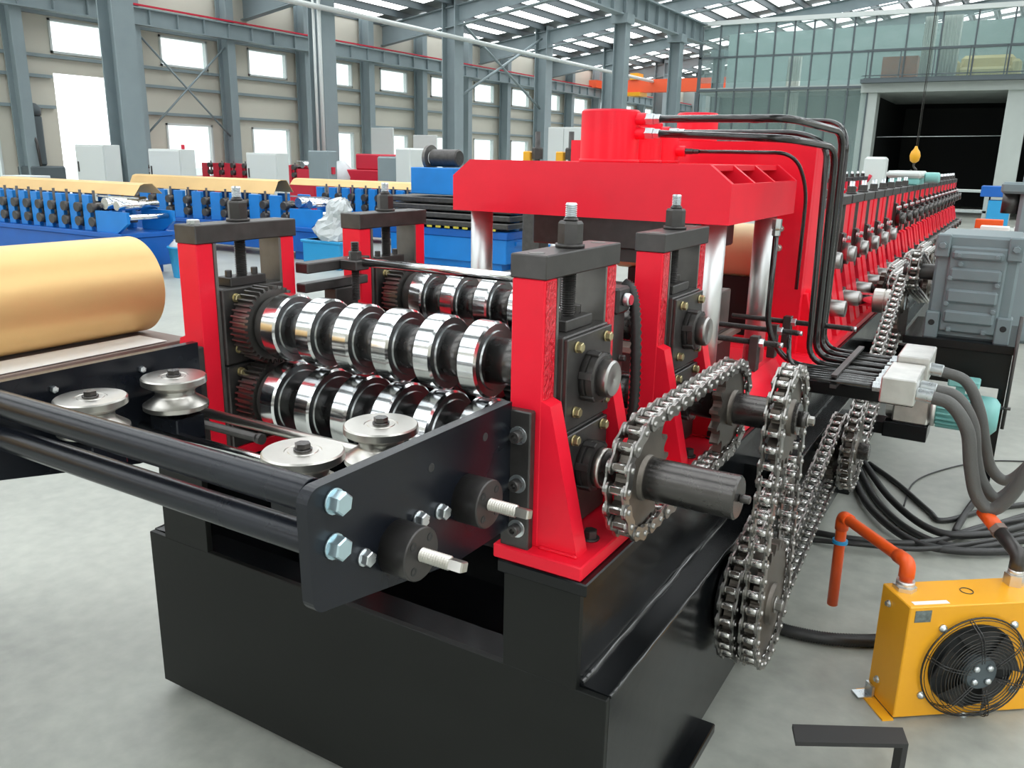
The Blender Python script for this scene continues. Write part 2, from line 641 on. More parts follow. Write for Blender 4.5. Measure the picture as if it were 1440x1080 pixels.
# columns and runway of the second span, beside the mezzanine
for y in (23.2, 27.5, 31.9):
    m = MB()
    zt = 5.5
    m.box(-10.68, -10.66, y - .17, y + .17, 0, zt).box(-10.34, -10.32, y - .17, y + .17, 0, zt).box(-10.66, -10.34, y - .012, y + .012, 0, zt)
    m.box(-10.75, -10.25, y - .25, y + .25, zt - .25, zt)
    struct('trim_%d' % n, m, 'steelgreen', (-10.5, y, 0)); n += 1
m = MB().box(-10.53, -10.47, 14, 29.8, 5.5, 6.05).box(-10.7, -10.3, 14, 29.8, 6.05, 6.1).box(-10.65, -10.35, 14, 29.8, 5.46, 5.5)
for k in range(20):
    m.box(-10.47, -10.37, 14.3 + .8 * k, 14.34 + .8 * k, 5.5, 6.05)
struct('trim_%d' % n, m, 'steelgreen'); n += 1
# diagonal wind bracing
m = MB()
m.tube([(XW + .3, 14.0, 4.3), (XW + .3, 16.6, 2.0)], .025, 6)
m.tube([(XW + .3, 16.6, 4.3), (XW + .3, 14.0, 2.0)], .025, 6)
m.tube([(-16.6, 23.8, 5.9), (-16.6, 29.4, 3.4)], .045, 6)
m.tube([(-16.6, 29.4, 5.9), (-16.6, 23.8, 3.4)], .045, 6)
struct('trim_%d' % n, m, 'steelgreen'); n += 1

# roof: sheet, rafters, purlins, translucent panes
th = math.atan(.14)
rf = MB()
for sgn in (-1, 1):
    e = 19.7 * sgn
    vs = [(0, -12, roof_z(0) + .03), (0, 53, roof_z(0) + .03), (e, 53, roof_z(-19.7) + .03), (e, -12, roof_z(-19.7) + .03)]
    vs += [(a, b, c + .06) for a, b, c in vs]
    rf.add(vs, [(0, 1, 2, 3), (7, 6, 5, 4), (0, 4, 5, 1), (2, 6, 7, 3), (1, 5, 6, 2), (3, 7, 4, 0)])
ceiling = struct('ceiling', rf, 'roof')
pane_big = MB().box(-.60, .60, -2.2, 2.2, -.01, .01).mesh('skylight_pane', 'skylight')
pane_slim = MB().box(-.36, .36, -2.45, 2.45, -.01, .01).mesh('skylight_pane', 'skylight')
for k in range(11):
    yc = -9.4 + 6.0 * k
    xs = [(-18.75 + 1.5 * j, pane_big) for j in range(26) if j not in (12, 13)]
    if k >= 3:
        xs = [(-19.0 + 1.0 * j, pane_slim) for j in range(19)] + [q for q in xs if q[0] > 0]
    for x, me in xs:
        inst('skylight_pane', me, ceiling, (x, yc, roof_z(x)), (0, -th if x < 0 else th, 0))
for k in range(12):
    y = -12.4 + 6.0 * k
    m = MB()
    for sgn in (-1, 1):
        x1 = 19.6 * sgn
        z0, z1 = roof_z(0) - .18, roof_z(-19.6) - .18
        poly = [(0, z0), (x1, z1), (x1, z1 - .62), (x1 * .75, z1 + .25 * (z0 - z1) - .42), (0, z0 - .42)]
        m.prism(poly, 'y', y - .012, y + .012)
        for dz in (0, -.42):
            m.prism([(0, z0 + dz), (x1, z1 + dz - (.2 if dz else 0)), (x1, z1 + dz - (.2 if dz else 0) - .03), (0, z0 + dz - .03)], 'y', y - .12, y + .12)
    struct('trim_%d' % n, m, 'steelgreen', (0, y, 0)); n += 1
for x in [-19.5 + 1.0 * j for j in range(20)] + [1.5 * j for j in range(1, 14)]:
    struct('trim_%d' % n, MB().box(x - .04, x + .04, -12, 53, roof_z(x) - .18, roof_z(x)), 'steeldark'); n += 1

# far, right and back walls
struct('wall_far', MB().box(XW, -10.6, 52.8, 53, 0, 7.6), 'wall_low')
m = MB()
for k in range(8):
    y = -12 + 8.0 * k
    m.box(13.85, 14, y, y + 5, 0, 6.7).box(13.85, 14, y + 5, y + 8, 0, 1.2).box(13.85, 14, y + 5, y + 8, 3.0, 6.7)
struct('wall_right', m, 'wall')
m = MB().box(XW, -13, -12.15, -12, 0, 8.5).box(-13, -5, -12.15, -12, 4.6, 8.5).box(-5, 4, -12.15, -12, 0, 8.5).box(4, 10, -12.15, -12, 4.6, 8.5).box(10, 14, -12.15, -12, 0, 8.5)
struct('wall_back', m, 'wall')

# ---------------------------------------------------------------- mezzanine office at the far end
YM = 30.0
m = MB().box(-5.12, 13.8, YM - .1, YM + 6, 3.78, 4.16).box(-10.55, -5.12, YM, YM + 6, 3.86, 4.04)
struct('trim_%d' % n, m, 'conc_paint'); n += 1
for x0, x1 in ((-5.12, -4.62), (-1.0, -.42), (7.0, 7.6)):
    struct('trim_%d' % n, MB().box(x0, x1, YM, YM + .6, 0, 3.78), 'conc_paint', (x0, YM, 0)); n += 1
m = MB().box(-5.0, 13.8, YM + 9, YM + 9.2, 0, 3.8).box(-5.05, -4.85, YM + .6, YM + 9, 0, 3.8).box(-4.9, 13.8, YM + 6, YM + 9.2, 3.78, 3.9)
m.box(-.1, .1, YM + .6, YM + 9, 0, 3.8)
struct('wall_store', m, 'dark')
struct('trim_%d' % n, MB().cyl((-4.6, YM + .8, 2.45), (-1, YM + .8, 2.5), .012, 6), 'cabinet'); n += 1
struct('wall_office', MB().box(-10.6, 13.8, YM + 3.2, YM + 3.3, 4.1, 6.2).box(-10.6, -5.1, YM + 2.2, YM + 2.3, 0, 3.9), 'tealroom')
struct('trim_%d' % n, MB().box(-10.6, 13.8, YM - .12, YM + .02, 6.06, 6.2), 'cabinet'); n += 1
wn = struct('window_100', MB().box(-10.6, -10.5, YM - .04, YM + .06, 0, 6.1).box(-5.1, 13.8, YM - .04, YM + .04, 4.16, 4.22)
            .box(-10.6, 13.8, YM - .04, YM + .04, 5.0, 5.06).box(-10.6, -5.1, YM - .05, YM + .05, 3.92, 4.0), 'steeldark', (-10.6, YM, 0))
x = -10.5
k = 0
while x < 4:
    wd = .62 if x < -5.2 else .95
    part('mullion', MB().box(x + wd - .025, x + wd + .025, YM - .03, YM + .03, 4.2 if x > -5.2 else .0, 6.08), 'steeldark', wn)
    if not (-1.9 < x < -1.2):
        part('pane', MB().box(x + .03, x + wd - .03, YM - .006, YM + .006, 5.06, 6.06), 'glass', wn)
    part('pane', MB().box(x + .03, x + wd - .03, YM - .006, YM + .006, 4.2, 5.0), 'glass', wn)
    if x < -5.3:
        part('pane', MB().box(x + .03, x + wd - .03, YM - .006, YM + .006, .2, 3.9), 'glass', wn)
    x += wd
# balcony rail in front of the glass
m = MB().box(-5.1, 13.8, YM - .35, YM - .31, 5.0, 5.04).box(-5.1, 13.8, YM - .35, YM - .31, 4.25, 4.28)
for k in range(20):
    m.box(-5.0 + .95 * k, -4.97 + .95 * k, YM - .35, YM - .31, 4.16, 5.04)
m.box(-5.12, 13.8, YM - .4, YM - .1, 4.05, 4.16)
solo('balcony_railing', m, 'steeldark', 'thin dark balcony railing in front of the mezzanine glass', 'railing', (-5, YM - .33, 4.16))


def curtain(x0, x1, z0, z1, y, label):
    m = MB()
    nn = 28
    top, bot, fs = [], [], []
    vs = []
    for i in range(nn + 1):
        t = i / nn
        yy = y + .05 * sin(t * nn * 1.4)
        for dz, dy in ((z0, 0), (z1, 0), (z1, .02), (z0, .02)):
            vs.append((x0 + (x1 - x0) * t, yy + dy, dz))
    for i in range(nn):
        a = i * 4
        for q in range(4):
            fs.append((a + q, a + (q + 1) % 4, a + 4 + (q + 1) % 4, a + 4 + q))
    m.add(vs, fs, True)
    solo('curtain', m, 'curtain', label, 'curtain', group='white curtains behind the mezzanine glass')


curtain(-3.55, -3.2, 4.2, 6.0, YM + .3, 'narrow white curtain behind the mezzanine glass beside the wider gathered one')
curtain(-3.05, -2.5, 4.2, 6.0, YM + .3, 'wide white curtain gathered behind the mezzanine glass near the wooden cabinet')
curtain(-.75, -.2, 4.2, 6.0, YM + .3, 'white curtain beside the beige sofa behind the mezzanine glass')
curtain(-7.6, -7.15, 2.6, 5.0, YM + .3, 'tall white curtain behind the lower glass beside the mezzanine corner')
t = thing('wood_cabinet', 'low reddish wooden cabinet behind the mezzanine railing', 'cabinet', (-4.2, YM + 1.2, 4.16))
part('body', MB().box(-4.75, -3.7, YM + 1, YM + 1.5, 4.16, 4.95), 'wood', t)
part('door', MB().box(-4.72, -4.24, YM + .97, YM + 1, 4.2, 4.9), 'wood', t)
part('door', MB().box(-4.21, -3.73, YM + .97, YM + 1, 4.2, 4.9), 'wood', t)
t = thing('sofa', 'beige sofa behind the mezzanine railing', 'sofa', (-1.7, YM + 1.2, 4.16))
part('seat', MB().box(-2.5, -1.0, YM + .9, YM + 1.7, 4.16, 4.55, .08), 'sofa', t)
part('backrest', MB().box(-2.5, -1.0, YM + 1.5, YM + 1.8, 4.3, 4.95, .1), 'sofa', t)
part('armrest', MB().box(-2.7, -2.45, YM + .9, YM + 1.8, 4.16, 4.75, .08), 'sofa', t)
part('armrest', MB().box(-1.05, -.8, YM + .9, YM + 1.8, 4.16, 4.75, .08), 'sofa', t)

# orange bridge crane far down the hall
t = thing('bridge_crane', 'orange bridge crane spanning the far end of the hall', 'crane', (-14, 40, 4.7))
part('girder', MB().box(-19.0, -10.4, 39.7, 40.2, 4.72, 5.3), 'orange_far', t)
part('end_truck', MB().box(-19.1, -18.7, 38.6, 41.4, 4.9, 5.25), 'orange_far', t)
part('trolley', MB().box(-17.6, -16.8, 39.5, 40.4, 4.55, 4.72).box(-17.4, -17.0, 39.6, 40.3, 5.3, 5.6), 'hookyellow', t)

# hook block above the line
t = thing('crane_hook', 'yellow crane hook block hanging on a thin cable above the forming line', 'hook', (-1.53, 14, 1.55))
part('block', MB().lathe((-1.53, 14, 1.62), (0, 0, 1), [(0, .02), (.03, .06), (.1, .075), (.16, .06), (.2, .03), (.24, .015)], 14), 'hookyellow', t)
part('hook', MB().tube(spline([(-1.53, 14, 1.63), (-1.53, 14, 1.57), (-1.49, 14, 1.52), (-1.53, 14, 1.48), (-1.57, 14, 1.52)], 6), .014, 8), 'oxide', t)
part('cable', MB().cyl((-1.53, 14, 1.85), (-1.53, 14, 8.1), .007, 6).cyl((-1.51, 14, 1.85), (-1.51, 14, 8.1), .004, 6), 'oxide', t)

# ================================================================== MACHINE BASE
Y0 = 1.377
YEND = 12.3


def mx(x):                      # mirror about the machine centre line
    return 2 * CX - x


base = thing('machine_base', 'long black welded steel base frame under the red forming stands', 'machine base', (CX, Y0, 0))
part('front_plate', MB().box(-2.05, -.585, Y0, Y0 + .018, .03, .525, .002), 'black_front', base)
for s in (0, 1):
    X = (lambda x: x) if s == 0 else mx
    poly = [(-.72, .03), (-.585, .03), (-.585, .522), (-.588, .526), (-.655, .53), (-.655, .745), (-.835, .745), (-.835, .725), (-.72, .725)]
    sb = part('side_beam', MB().prism([(X(a), b) for a, b in poly], 'y', Y0 + .018, YEND), 'black', base)
    part('pedestal_plate', MB().box(X(-.836), X(-.655), Y0 + .001, Y0 + .019, .523, .745, .001), 'black_front', base)
    part('top_strip', MB().box(X(-.852), X(-.640), Y0 - .004, YEND, .745, .774, .003), 'black', base)
    bead = MB()
    pts = []
    for k in range(120):
        y = Y0 + .02 + k * .05
        pts.append((X(-.653 + random.uniform(-.002, .002)), y, .532 + random.uniform(-.001, .002)))
    bead.tube(pts, .010, 8, rib=.14)
    part('weld_bead', bead, 'weld', sb)
    lip = MB().tube([(X(-.586 + random.uniform(-.001, .001)), Y0 + .02 + k * .06, .523) for k in range(110)], .0055, 6, rib=.16)
    part('ledge_edge', lip, 'weld', sb)
    for y in (1.85, 4.2, 7.0, 10.2):
        part('foot_plate', MB().box(X(-.72), X(-.545), y, y + .24, 0, .03, .003), 'black', base)
for y in (1.95, 3.0, 5.0, 7.5, 10, 12.2):
    part('cross_beam', MB().box(-1.915, -.72, y, y + .1, .34, .46), 'black', base)
part('cross_beam', MB().box(-1.98, -.66, Y0 + .03, Y0 + .13, .40, .50), 'black', base)
part('belly_plate', MB().box(-1.9, -.73, 1.5, YEND, .06, .07), 'black', base)

# ================================================================== STANDS
_cap = socket_mesh(.0115, .018, 'oxide')


def hex_nut(par, x, y, z0, z1, af, material='oxide'):
    return part('nut', MB().cyl((x, y, z0), (x, y, z0 + .008), af * .68, 24).hexa((x, y, z0 + .008), (x, y, z1), af), material, par)


def stand(side, yb, label, L=.345, zt=1.37, barh=.048, zu=1.148, zl=.945, near=True, group=None):
    """twin-post roller stand; side=+1 drive side (outer face towards +x), -1 gear side"""
    X = (lambda x: x) if side > 0 else mx
    t = thing('roller_stand', label, 'stand', (X(-.80), yb + L / 2, .774), group)
    pw = .052 if near else .112
    part('base_plate', MB().box(X(-.865), X(-.655), yb - .033, yb + L + (.05 if near else .01), .774, .806, .003), 'red', t)
    for k, (a, b) in enumerate(((yb, yb + pw), (yb + L - pw - .008, yb + L - .008))):
        p = part('post', MB().box(X(-.849), X(-.775), a, b, .806, zt, .0025), 'red', t)
        g = MB().prism([(X(-.776), .806), (X(-.682), .806), (X(-.755), 1.118), (X(-.776), 1.126)], 'y', a + .001, b - .004)
        part('gusset', g, 'red', p)
        if near:
            if side > 0:
                part('cut_edge', MB().box(X(-.7755), X(-.7735), a + .006, b - .006, 1.126, zt - .004, .001), 'red_rough', p)
            part('foot_weld', MB().tube([(X(-.77 + .09 * i / 12), a - .002 + random.uniform(-.001, .001), .809) for i in range(13)], .004, 6, rib=.2), 'red', p)
        a2, b2 = (b, b + .009) if k == 0 else (a - .009, a)
        part('liner_plate', MB().box(X(-.851), X(-.774), a2, b2, .81, zt - .001), 'oxide_light', t)
    yc = yb + L / 2
    bar = part('top_bar', MB().box(X(-.853), X(-.771), yb - .002, yb + L, zt, zt + barh, .0025), 'oxide', t)
    xm = X(-.812)
    zb = zt + barh
    if near:
        hex_nut(t, xm, yc, zb, zb + .055, .046)
        part('adjusting_screw', threaded((xm, yc, zu + .10), (xm, yc, zb + .062), .0165, .005), 'oxide', t)
        part('screw_tip', threaded((xm, yc, zb + .062), (xm, yc, zb + .092), .013, .004), 'zinc', t)
        for yy in (yb + .03, yb + L - .035):
            part('countersink', MB().lathe((xm, yy, zb - .001), (0, 0, 1), [(0, .017), (.0018, .017), (.0018, .011), (.0012, .009), (.0012, 0)], 18), 'oxide_light', bar)
    else:
        hex_nut(t, xm, yc, zb, zb + .04, .042)
        part('adjusting_screw', MB().cyl((xm, yc, zu + .1), (xm, yc, zb + .065), .013, 12), 'zinc', t)
    yi0, yi1 = yb + pw + .009, yb + L - pw - .017
    for nm, zc, z0, z1 in (('upper_bearing_block', zu, zu - .105, zu + .100), ('lower_bearing_block', zl, .808, zl + .093)):
        bb = part(nm, MB().box(X(-.862), X(-.762), yi0 + .001, yi1 - .001, z0, z1, .003), 'oxide', t)
        part('cover_plate', MB().box(X(-.762), X(-.752), yi0 - .004 + .006, yi1 - .002, z0 + .004, z1 - .004, .002), 'oxide', bb)
        if near:
            for yy in (yc - .07, yc + .07):
                for zz in (zc + .075, zc - .065):
                    if zz < z0 + .01: continue
                    if side > 0:
                        inst('bolt', bolt_mesh(.019, .011, .012, 'brass'), bb, (-.752, yy, zz))
                    else:
                        inst('bolt', bolt_mesh(.019, .011, .012, 'brass'), bb, (X(-.862), yy, zz))
        else:
            for yy in (yc - .06, yc + .06):
                inst('bolt', bolt_mesh(.018, .011, .012, 'zinc'), bb, (-.752 if side > 0 else X(-.862), yy, zc + .07))
    if near:
        # yoke that carries the screw
        yk = part('yoke', MB().box(X(-.84), X(-.782), yc - .062, yc + .062, zu + .10, zu + .124, .002), 'oxide', t)
        for yy in (yc - .045, yc + .045):
            inst('bolt', bolt_mesh(.016, .014, 0, 'oxide', 'z'), yk, (xm, yy, zu + .124))
        for yy in (yb + .10, yb + L - .05):
            inst('anchor_bolt', bolt_mesh(.026, .018, .02, 'oxide', 'z'), t, (X(-.70), yy, .806))
    return t


R1 = stand(1, 1.41, 'red twin-post stand bolted to the guide plate with two threaded adjusters')
R2 = copy_tree(R1, (0, .62, 0), 'red twin-post stand between the press and the black corrugated conduit')
L1 = stand(-1, 1.41, 'red twin-post stand next to the gold coil, with gears inside')
L2 = copy_tree(L1, (0, .62, 0), 'red twin-post stand beside the chrome cross rod, gear side')
part('washer_plate', MB().hexa((mx(-.812), 1.437, 1.4185), (mx(-.812), 1.437, 1.43), .03), 'zinc', L1)

# ================================================================== ROLL SHAFTS
RX = [-1.665 + .1245 * k for k in range(6)]


def gear_mesh(nt, ro, rr, w, hub):
    m = MB()
    poly = []
    for i in range(nt):
        a = 2 * pi * i / nt
        d = 2 * pi / nt
        for f, r in ((-.5, rr), (-.26, rr), (-.12, ro), (.12, ro), (.26, rr)):
            poly.append((r * cos(a + f * d), r * sin(a + f * d)))
    m.prism(poly, 'x', -w / 2, w / 2)
    return m.mesh('gear', 'gear')


GEAR = gear_mesh(40, .1055, .0955, .058, .05)


def roll_mb(r, x0):
    w = .052
    return MB().lathe((x0, 0, 0), (1, 0, 0), [(0, .056), (0, .056), (0, r - .004), (0, r - .004), (.004, r), (.004, r), (w - .004, r), (w - .004, r),
                                              (w, r - .004), (w, r - .004), (w - .0005, r - .030), (w + .003, r - .031), (w + .003, .056)], 56, cap=False)


def split_roll(par, r, x0, y, z):
    """bright tread with a darker turned side face"""
    w = .052
    a = MB().lathe((x0, y, z), (1, 0, 0), [(0, r - .005), (0, r - .005), (.005, r), (.005, r), (w - .005, r), (w - .005, r), (w, r - .005)], 56, cap=False)
    ro = part('roll', a, 'chrome', par)
    b = MB().lathe((x0, y, z), (1, 0, 0), [(w, r - .005), (w, r - .005), (w, r - .020), (w, r - .020), (w + .004, r - .022), (w + .004, r - .022), (w + .004, .05)], 56, cap=False)
    b.lathe((x0, y, z), (-1, 0, 0), [(0, r - .005), (0, r - .005), (0, .05)], 56, cap=False)
    part('side_face', b, 'rollface', ro)


def locknut(par, y, z, x0):
    o = part('lock_nut', MB().lathe((x0, y, z), (1, 0, 0), [(0, .056), (.012, .056), (.012, .056), (.014, .050), (.014, .050), (.016, .054), (.016, .054), (.03, .054), (.03, .054), (.033, .048), (.033, .048), (.033, .03)], 36), 'oxide', par)
    for i in range(6):
        a = i * pi / 3 + .3
        xf = Matrix.Translation((x0, y, z)) @ Matrix.Rotation(a, 4, 'X')
        part('notch_lug', MB().box(.001, .031, -.008, .008, .052, .0585, .001, xf=xf), 'oxide', o)


def roll_shaft(y, z, r, label, upper, ph):
    t = thing('roll_shaft', label, 'roll shaft', (CX, y, z))
    if upper:
        part('shaft', MB().cyl((-1.90, y, z), (-.70, y, z), .039, 32, ch=.003), 'shaft', t)
        part('end_cap', MB().lathe((-.722, y, z), (1, 0, 0), [(0, .0405), (.024, .0405), (.024, .0405), (.028, .036), (.028, .036), (.028, .004), (.025, 0)], 36), 'capsteel', t)
    for k, x in enumerate(RX):
        split_roll(t, r, x, y, z)
        x1 = RX[k + 1] if k < 5 else -.862
        part('spacer', MB().cyl((x + .053, y, z), (x1, y, z), .054, 40), 'shaft', t)
    part('collar', MB().cyl((-1.70, y, z), (-1.665, y, z), .078 if upper else .086, 40, ch=.004), 'oxide', t)
    inst('gear', GEAR, t, (-1.73, y, z), (ph, 0, 0))
    if upper:
        locknut(t, y, z, -.752)
    return t


ZU, ZL = 1.148, .945
for i, y in enumerate((1.58, 2.20)):
    roll_shaft(y, ZU, .090, ['upper shaft of six polished steel rolls above the four grooved guide rollers',
                             'upper shaft of polished steel rolls under the chrome cross rod'][i], True, 0)

# ------------------------------------------------------------------ roller chain and sprockets
PITCH_C = .0445


def oblong(x0, x1, r, p=PITCH_C, n=7):
    poly = []
    for i in range(n + 1):
        a = pi / 2 + pi * i / n
        poly.append((r * cos(a), r * sin(a)))
    poly.append((p / 2, -r * .72))
    for i in range(n + 1):
        a = -pi / 2 + pi * i / n
        poly.append((p + r * cos(a), r * sin(a)))
    poly.append((p / 2, r * .72))
    return poly, x0, x1


def plates_mesh(name, xc, t, r, pins):
    m = MB()
    for s in (-1, 1):
        poly, a, b = oblong(s * xc - t / 2, s * xc + t / 2, r)
        m.prism(poly, 'x', a, b)
    if pins:
        for yy in (0, PITCH_C):
            m.lathe((-xc - .007, yy, 0), (1, 0, 0), [(0, .004), (.002, .0065), (2 * xc + .012, .0065), (2 * xc + .014, .004)], 8)
    return m.mesh(name, 'chain')


def roller_mesh(dx=0):
    m = MB()
    for yy in (0, PITCH_C):
        m.lathe((-.0135, yy, 0), (1, 0, 0), [(0, .0115), (.001, .0127), (.026, .0127), (.027, .0115)], 12)
    return m.mesh('roller', 'chainroll')


INNER = plates_mesh('inner_link', .0185, .0045, .0172, False)
OUTER = plates_mesh('outer_link', .0237, .0045, .0165, True)
ROLLER = MB().lathe((-.0160, 0, 0), (1, 0, 0), [(0, .0098), (.001, .0108), (.031, .0108), (.032, .0098)], 14).mesh('roller', 'chainroll')


def belt(c1, r1, c2, r2):
    """closed path around two circles in the y-z plane, as a list of points and its length"""
    (y1, z1), (y2, z2) = c1, c2
    d = sqrt((y2 - y1) ** 2 + (z2 - z1) ** 2)
    th = atan2(z2 - z1, y2 - y1)
    al = acos((r1 - r2) / d)
    a_up, a_dn = th + al, th - al
    P = lambda c, r, a: (c[0] + r * cos(a), c[1] + r * sin(a))
    pts = []
    n = 60
    # around circle 1 from the upper tangent the long way to the lower one
    for i in range(n + 1):
        a = a_up + (2 * pi - 2 * al) * i / n
        pts.append(P(c1, r1, a))
    for i in range(n + 1):
        a = a_dn + (2 * al) * i / n
        pts.append(P(c2, r2, a))
    pts.append(pts[0])
    L = [0]
    for p, q in zip(pts, pts[1:]):
        L.append(L[-1] + sqrt((q[0] - p[0]) ** 2 + (q[1] - p[1]) ** 2))
    return pts, L


def chain(x, c1, r1, c2, r2, label, detail=True, group=None, sag=0.0):
    pts, L = belt(c1, r1, c2, r2)
    N = max(4, 2 * round(L[-1] / PITCH_C / 2))
    pos, j = [], 0
    for i in range(N):
        s = L[-1] * i / N
        while L[j + 1] < s:
            j += 1
        f = (s - L[j]) / max(1e-9, L[j + 1] - L[j])
        pos.append((pts[j][0] + (pts[j + 1][0] - pts[j][0]) * f, pts[j][1] + (pts[j + 1][1] - pts[j][1]) * f))
    t = thing('roller_chain', label, 'chain', (x, c1[0], c1[1]), group)
    for i in range(N):
        a, b = pos[i], pos[(i + 1) % N]
        ang = atan2(b[1] - a[1], b[0] - a[0])
        o = inst('inner_link' if i % 2 == 0 else 'outer_link', INNER if i % 2 == 0 else OUTER, t, (x, a[0], a[1]), (ang, 0, 0))
        if i % 2 == 0:
            for yy in (0, PITCH_C):
                r = bpy.data.objects.new('roller', ROLLER)
                col.objects.link(r)
                r.parent = o
                r.location = (0, yy, 0)
    return t


def pr(nt):
    return PITCH_C / (2 * sin(pi / nt))


_spr = {}


def sprocket_mesh(nt, w=.024, hub=.05):
    if (nt, w, hub) not in _spr:
        R = pr(nt)
        poly = []
        d = 2 * pi / nt
        for i in range(nt):
            a = d * i
            for f, r in ((-.30, R - .0125), (-.2, R - .004), (-.09, R + .011), (.09, R + .011), (.2, R - .004), (.30, R - .0125), (.5, R - .014)):
                poly.append((r * cos(a + f * d), r * sin(a + f * d)))
        m = MB().prism(poly, 'x', -w / 2, w / 2)
        if hub:
            m.lathe((-w / 2 - .012, 0, 0), (1, 0, 0), [(0, hub), (w + .024, hub)], 32)
        _spr[nt, w, hub] = m.mesh('sprocket', 'sprocket')
    return _spr[nt, w, hub]


XA, XC, XD2 = -.622, -.465, -.53
lower1 = roll_shaft(1.58, ZL, .108, 'lower shaft of large polished rolls with a sprocket and plain stub end', False, pi / 40)
part('shaft', MB().cyl((-1.90, 1.58, ZL), (-.56, 1.58, ZL), .040, 32).cyl((-.608, 1.58, ZL), (-.407, 1.58, ZL), .046, 36, ch=.004), 'shaft', lower1)
part('centre_pin', MB().cyl((-.407, 1.58, ZL), (-.385, 1.58, ZL), .009, 12, ch=.002), 'shaft', lower1)
locknut(lower1, 1.58, ZL, -.752)
part('bright_sleeve', MB().cyl((-.718, 1.58, ZL), (-.700, 1.58, ZL), .045, 32), 'brushed', lower1)
inst('sprocket', sprocket_mesh(17), lower1, (XA, 1.58, ZL), (.1, 0, 0))
lower2 = roll_shaft(2.20, ZL, .108, 'lower shaft of polished rolls carrying two sprockets in front of the press', False, pi / 40)
part('shaft', MB().cyl((-1.90, 2.2, ZL), (-.60, 2.2, ZL), .040, 32).cyl((-.608, 2.2, ZL), (-.43, 2.2, ZL), .043, 36, ch=.003).cyl((-.43, 2.2, ZL), (-.41, 2.2, ZL), .022, 20), 'shaft', lower2)
locknut(lower2, 2.2, ZL, -.752)
inst('sprocket', sprocket_mesh(17), lower2, (XA, 2.2, ZL), (.05, 0, 0))
inst('sprocket', sprocket_mesh(18), lower2, (XC, 2.2, ZL), (.0, 0, 0))
inst('end_bolt', bolt_mesh(.022, .014, .016, 'chain'), lower2, (-.41, 2.2, ZL))

chain(XA, (1.58, ZL), pr(17), (2.2, ZL), pr(17), 'steel roller chain joining the stub-ended shaft to the next stand shaft')
chain(XC, (2.2, ZL), pr(18), (2.21, .39), pr(24), 'steel roller chain running straight down to the large low sprocket')
chain(XD2, (2.21, .39), pr(24), (2.60, .62), pr(8), 'steel roller chain wrapped on the inner row of the large low sprocket')
low = thing('drive_sprocket', 'large low double sprocket on a black hub beside the base frame', 'sprocket', (-.5, 2.21, .39))
inst('sprocket_disc', sprocket_mesh(24, hub=.06), low, (XC, 2.21, .39))
inst('sprocket_disc', sprocket_mesh(24, hub=.06), low, (XD2, 2.21, .39))
part('hub', MB().cyl((-.7, 2.21, .39), (-.545, 2.21, .39), .075, 32, ch=.006), 'black', low)
part('hub_flange', MB().cyl((-.584, 2.21, .39), (-.566, 2.21, .39), .115, 36, ch=.004), 'black', low)
inst('end_bolt', bolt_mesh(.03, .018, .024, 'chain'), low, (XC + .024, 2.21, .39))
idl = thing('idler_sprocket', 'small idler sprocket on a black stud behind the large low sprocket', 'sprocket', (XD2, 2.60, .62))
inst('sprocket_disc', sprocket_mesh(8, hub=.03), idl, (XD2, 2.60, .62))
part('stud', MB().cyl((-.585, 2.6, .62), (XD2, 2.6, .62), .025, 16).box(-.655, -.58, 2.56, 2.64, .53, .66), 'black', idl)

# long low chain along the frame and the steep chain up to the stand row
YE, ZE = 3.52, .46
chain(XD2, (2.54, .20), pr(12), (YE, ZE), pr(18), 'long low roller chain slanting along the base towards the hose manifold')
chain(XC, (YE, ZE), pr(22), (4.46, ZL), pr(18), 'steep roller chain rising behind the pipe bundle towards the grey gearbox')
sm = thing('tension_sprocket', 'small low sprocket at the floor end of the long chain', 'sprocket', (XD2, 2.54, .2))
inst('sprocket_disc', sprocket_mesh(12, hub=.04), sm, (XD2, 2.54, .20))
part('stud', MB().cyl((-.60, 2.54, .2), (XD2, 2.54, .2), .03, 16), 'black', sm)
lay = thing('lay_shaft', 'countershaft with two sprockets beneath the hydraulic pipe bundle', 'sprocket', (-.5, YE, ZE))
inst('sprocket_disc', sprocket_mesh(18, hub=.06), lay, (XD2, YE, ZE))
inst('sprocket_disc', sprocket_mesh(22, hub=.06), lay, (XC, YE, ZE))
part('shaft', MB().cyl((-.70, YE, ZE), (-.40, YE, ZE), .035, 24, ch=.003), 'shaft', lay)

# ================================================================== ENTRY GUIDE
plate_poly = []
for (y, z) in [(1.389, 1.122), (1.389, .846), (1.19, .850)]:
    plate_poly.append((y, z))
for i in range(7):
    a = -pi / 2 - (pi / 2 - .2) * i / 6
    plate_poly.append((.845 + .03 * cos(a), .948 + .03 * sin(a)))
for i in range(7):
    a = pi - (pi / 2) * i / 6
    plate_poly.append((.84 + .028 * cos(a), 1.097 + .028 * sin(a)))
gp = thing('guide_plate', 'blued steel side plate carrying two threaded adjuster hubs', 'guide plate', (-.84, 1.1, .85))
pl = part('plate', MB().prism(plate_poly, 'x', -.853, -.831), 'blued', gp)
br = part('bracket', MB().box(-.853, -.785, 1.3855, 1.408, .79, 1.107, .003), 'oxide', gp)
sock = MB().lathe((0, 0, 0), (0, -1, 0), [(0, .0125), (.018, .0125), (.018, .0125), (.020, .011), (.020, .011), (.020, .006), (.020, .006), (.010, .006), (.010, 0)], 20).mesh('cap_screw', 'oxide')
for z in (1.055, .95, .85):
    part('washer', MB().cyl((-.812, 1.3855, z), (-.812, 1.3825, z), .0195, 24), 'zinc', br)
    inst('cap_screw', sock, br, (-.812, 1.3855, z))
for y, z in ((.868, 1.092), (.864, 1.019)):
    inst('hex_bolt', bolt_mesh(.033, .02, .021, 'zincblue'), gp, (-.831, y, z))
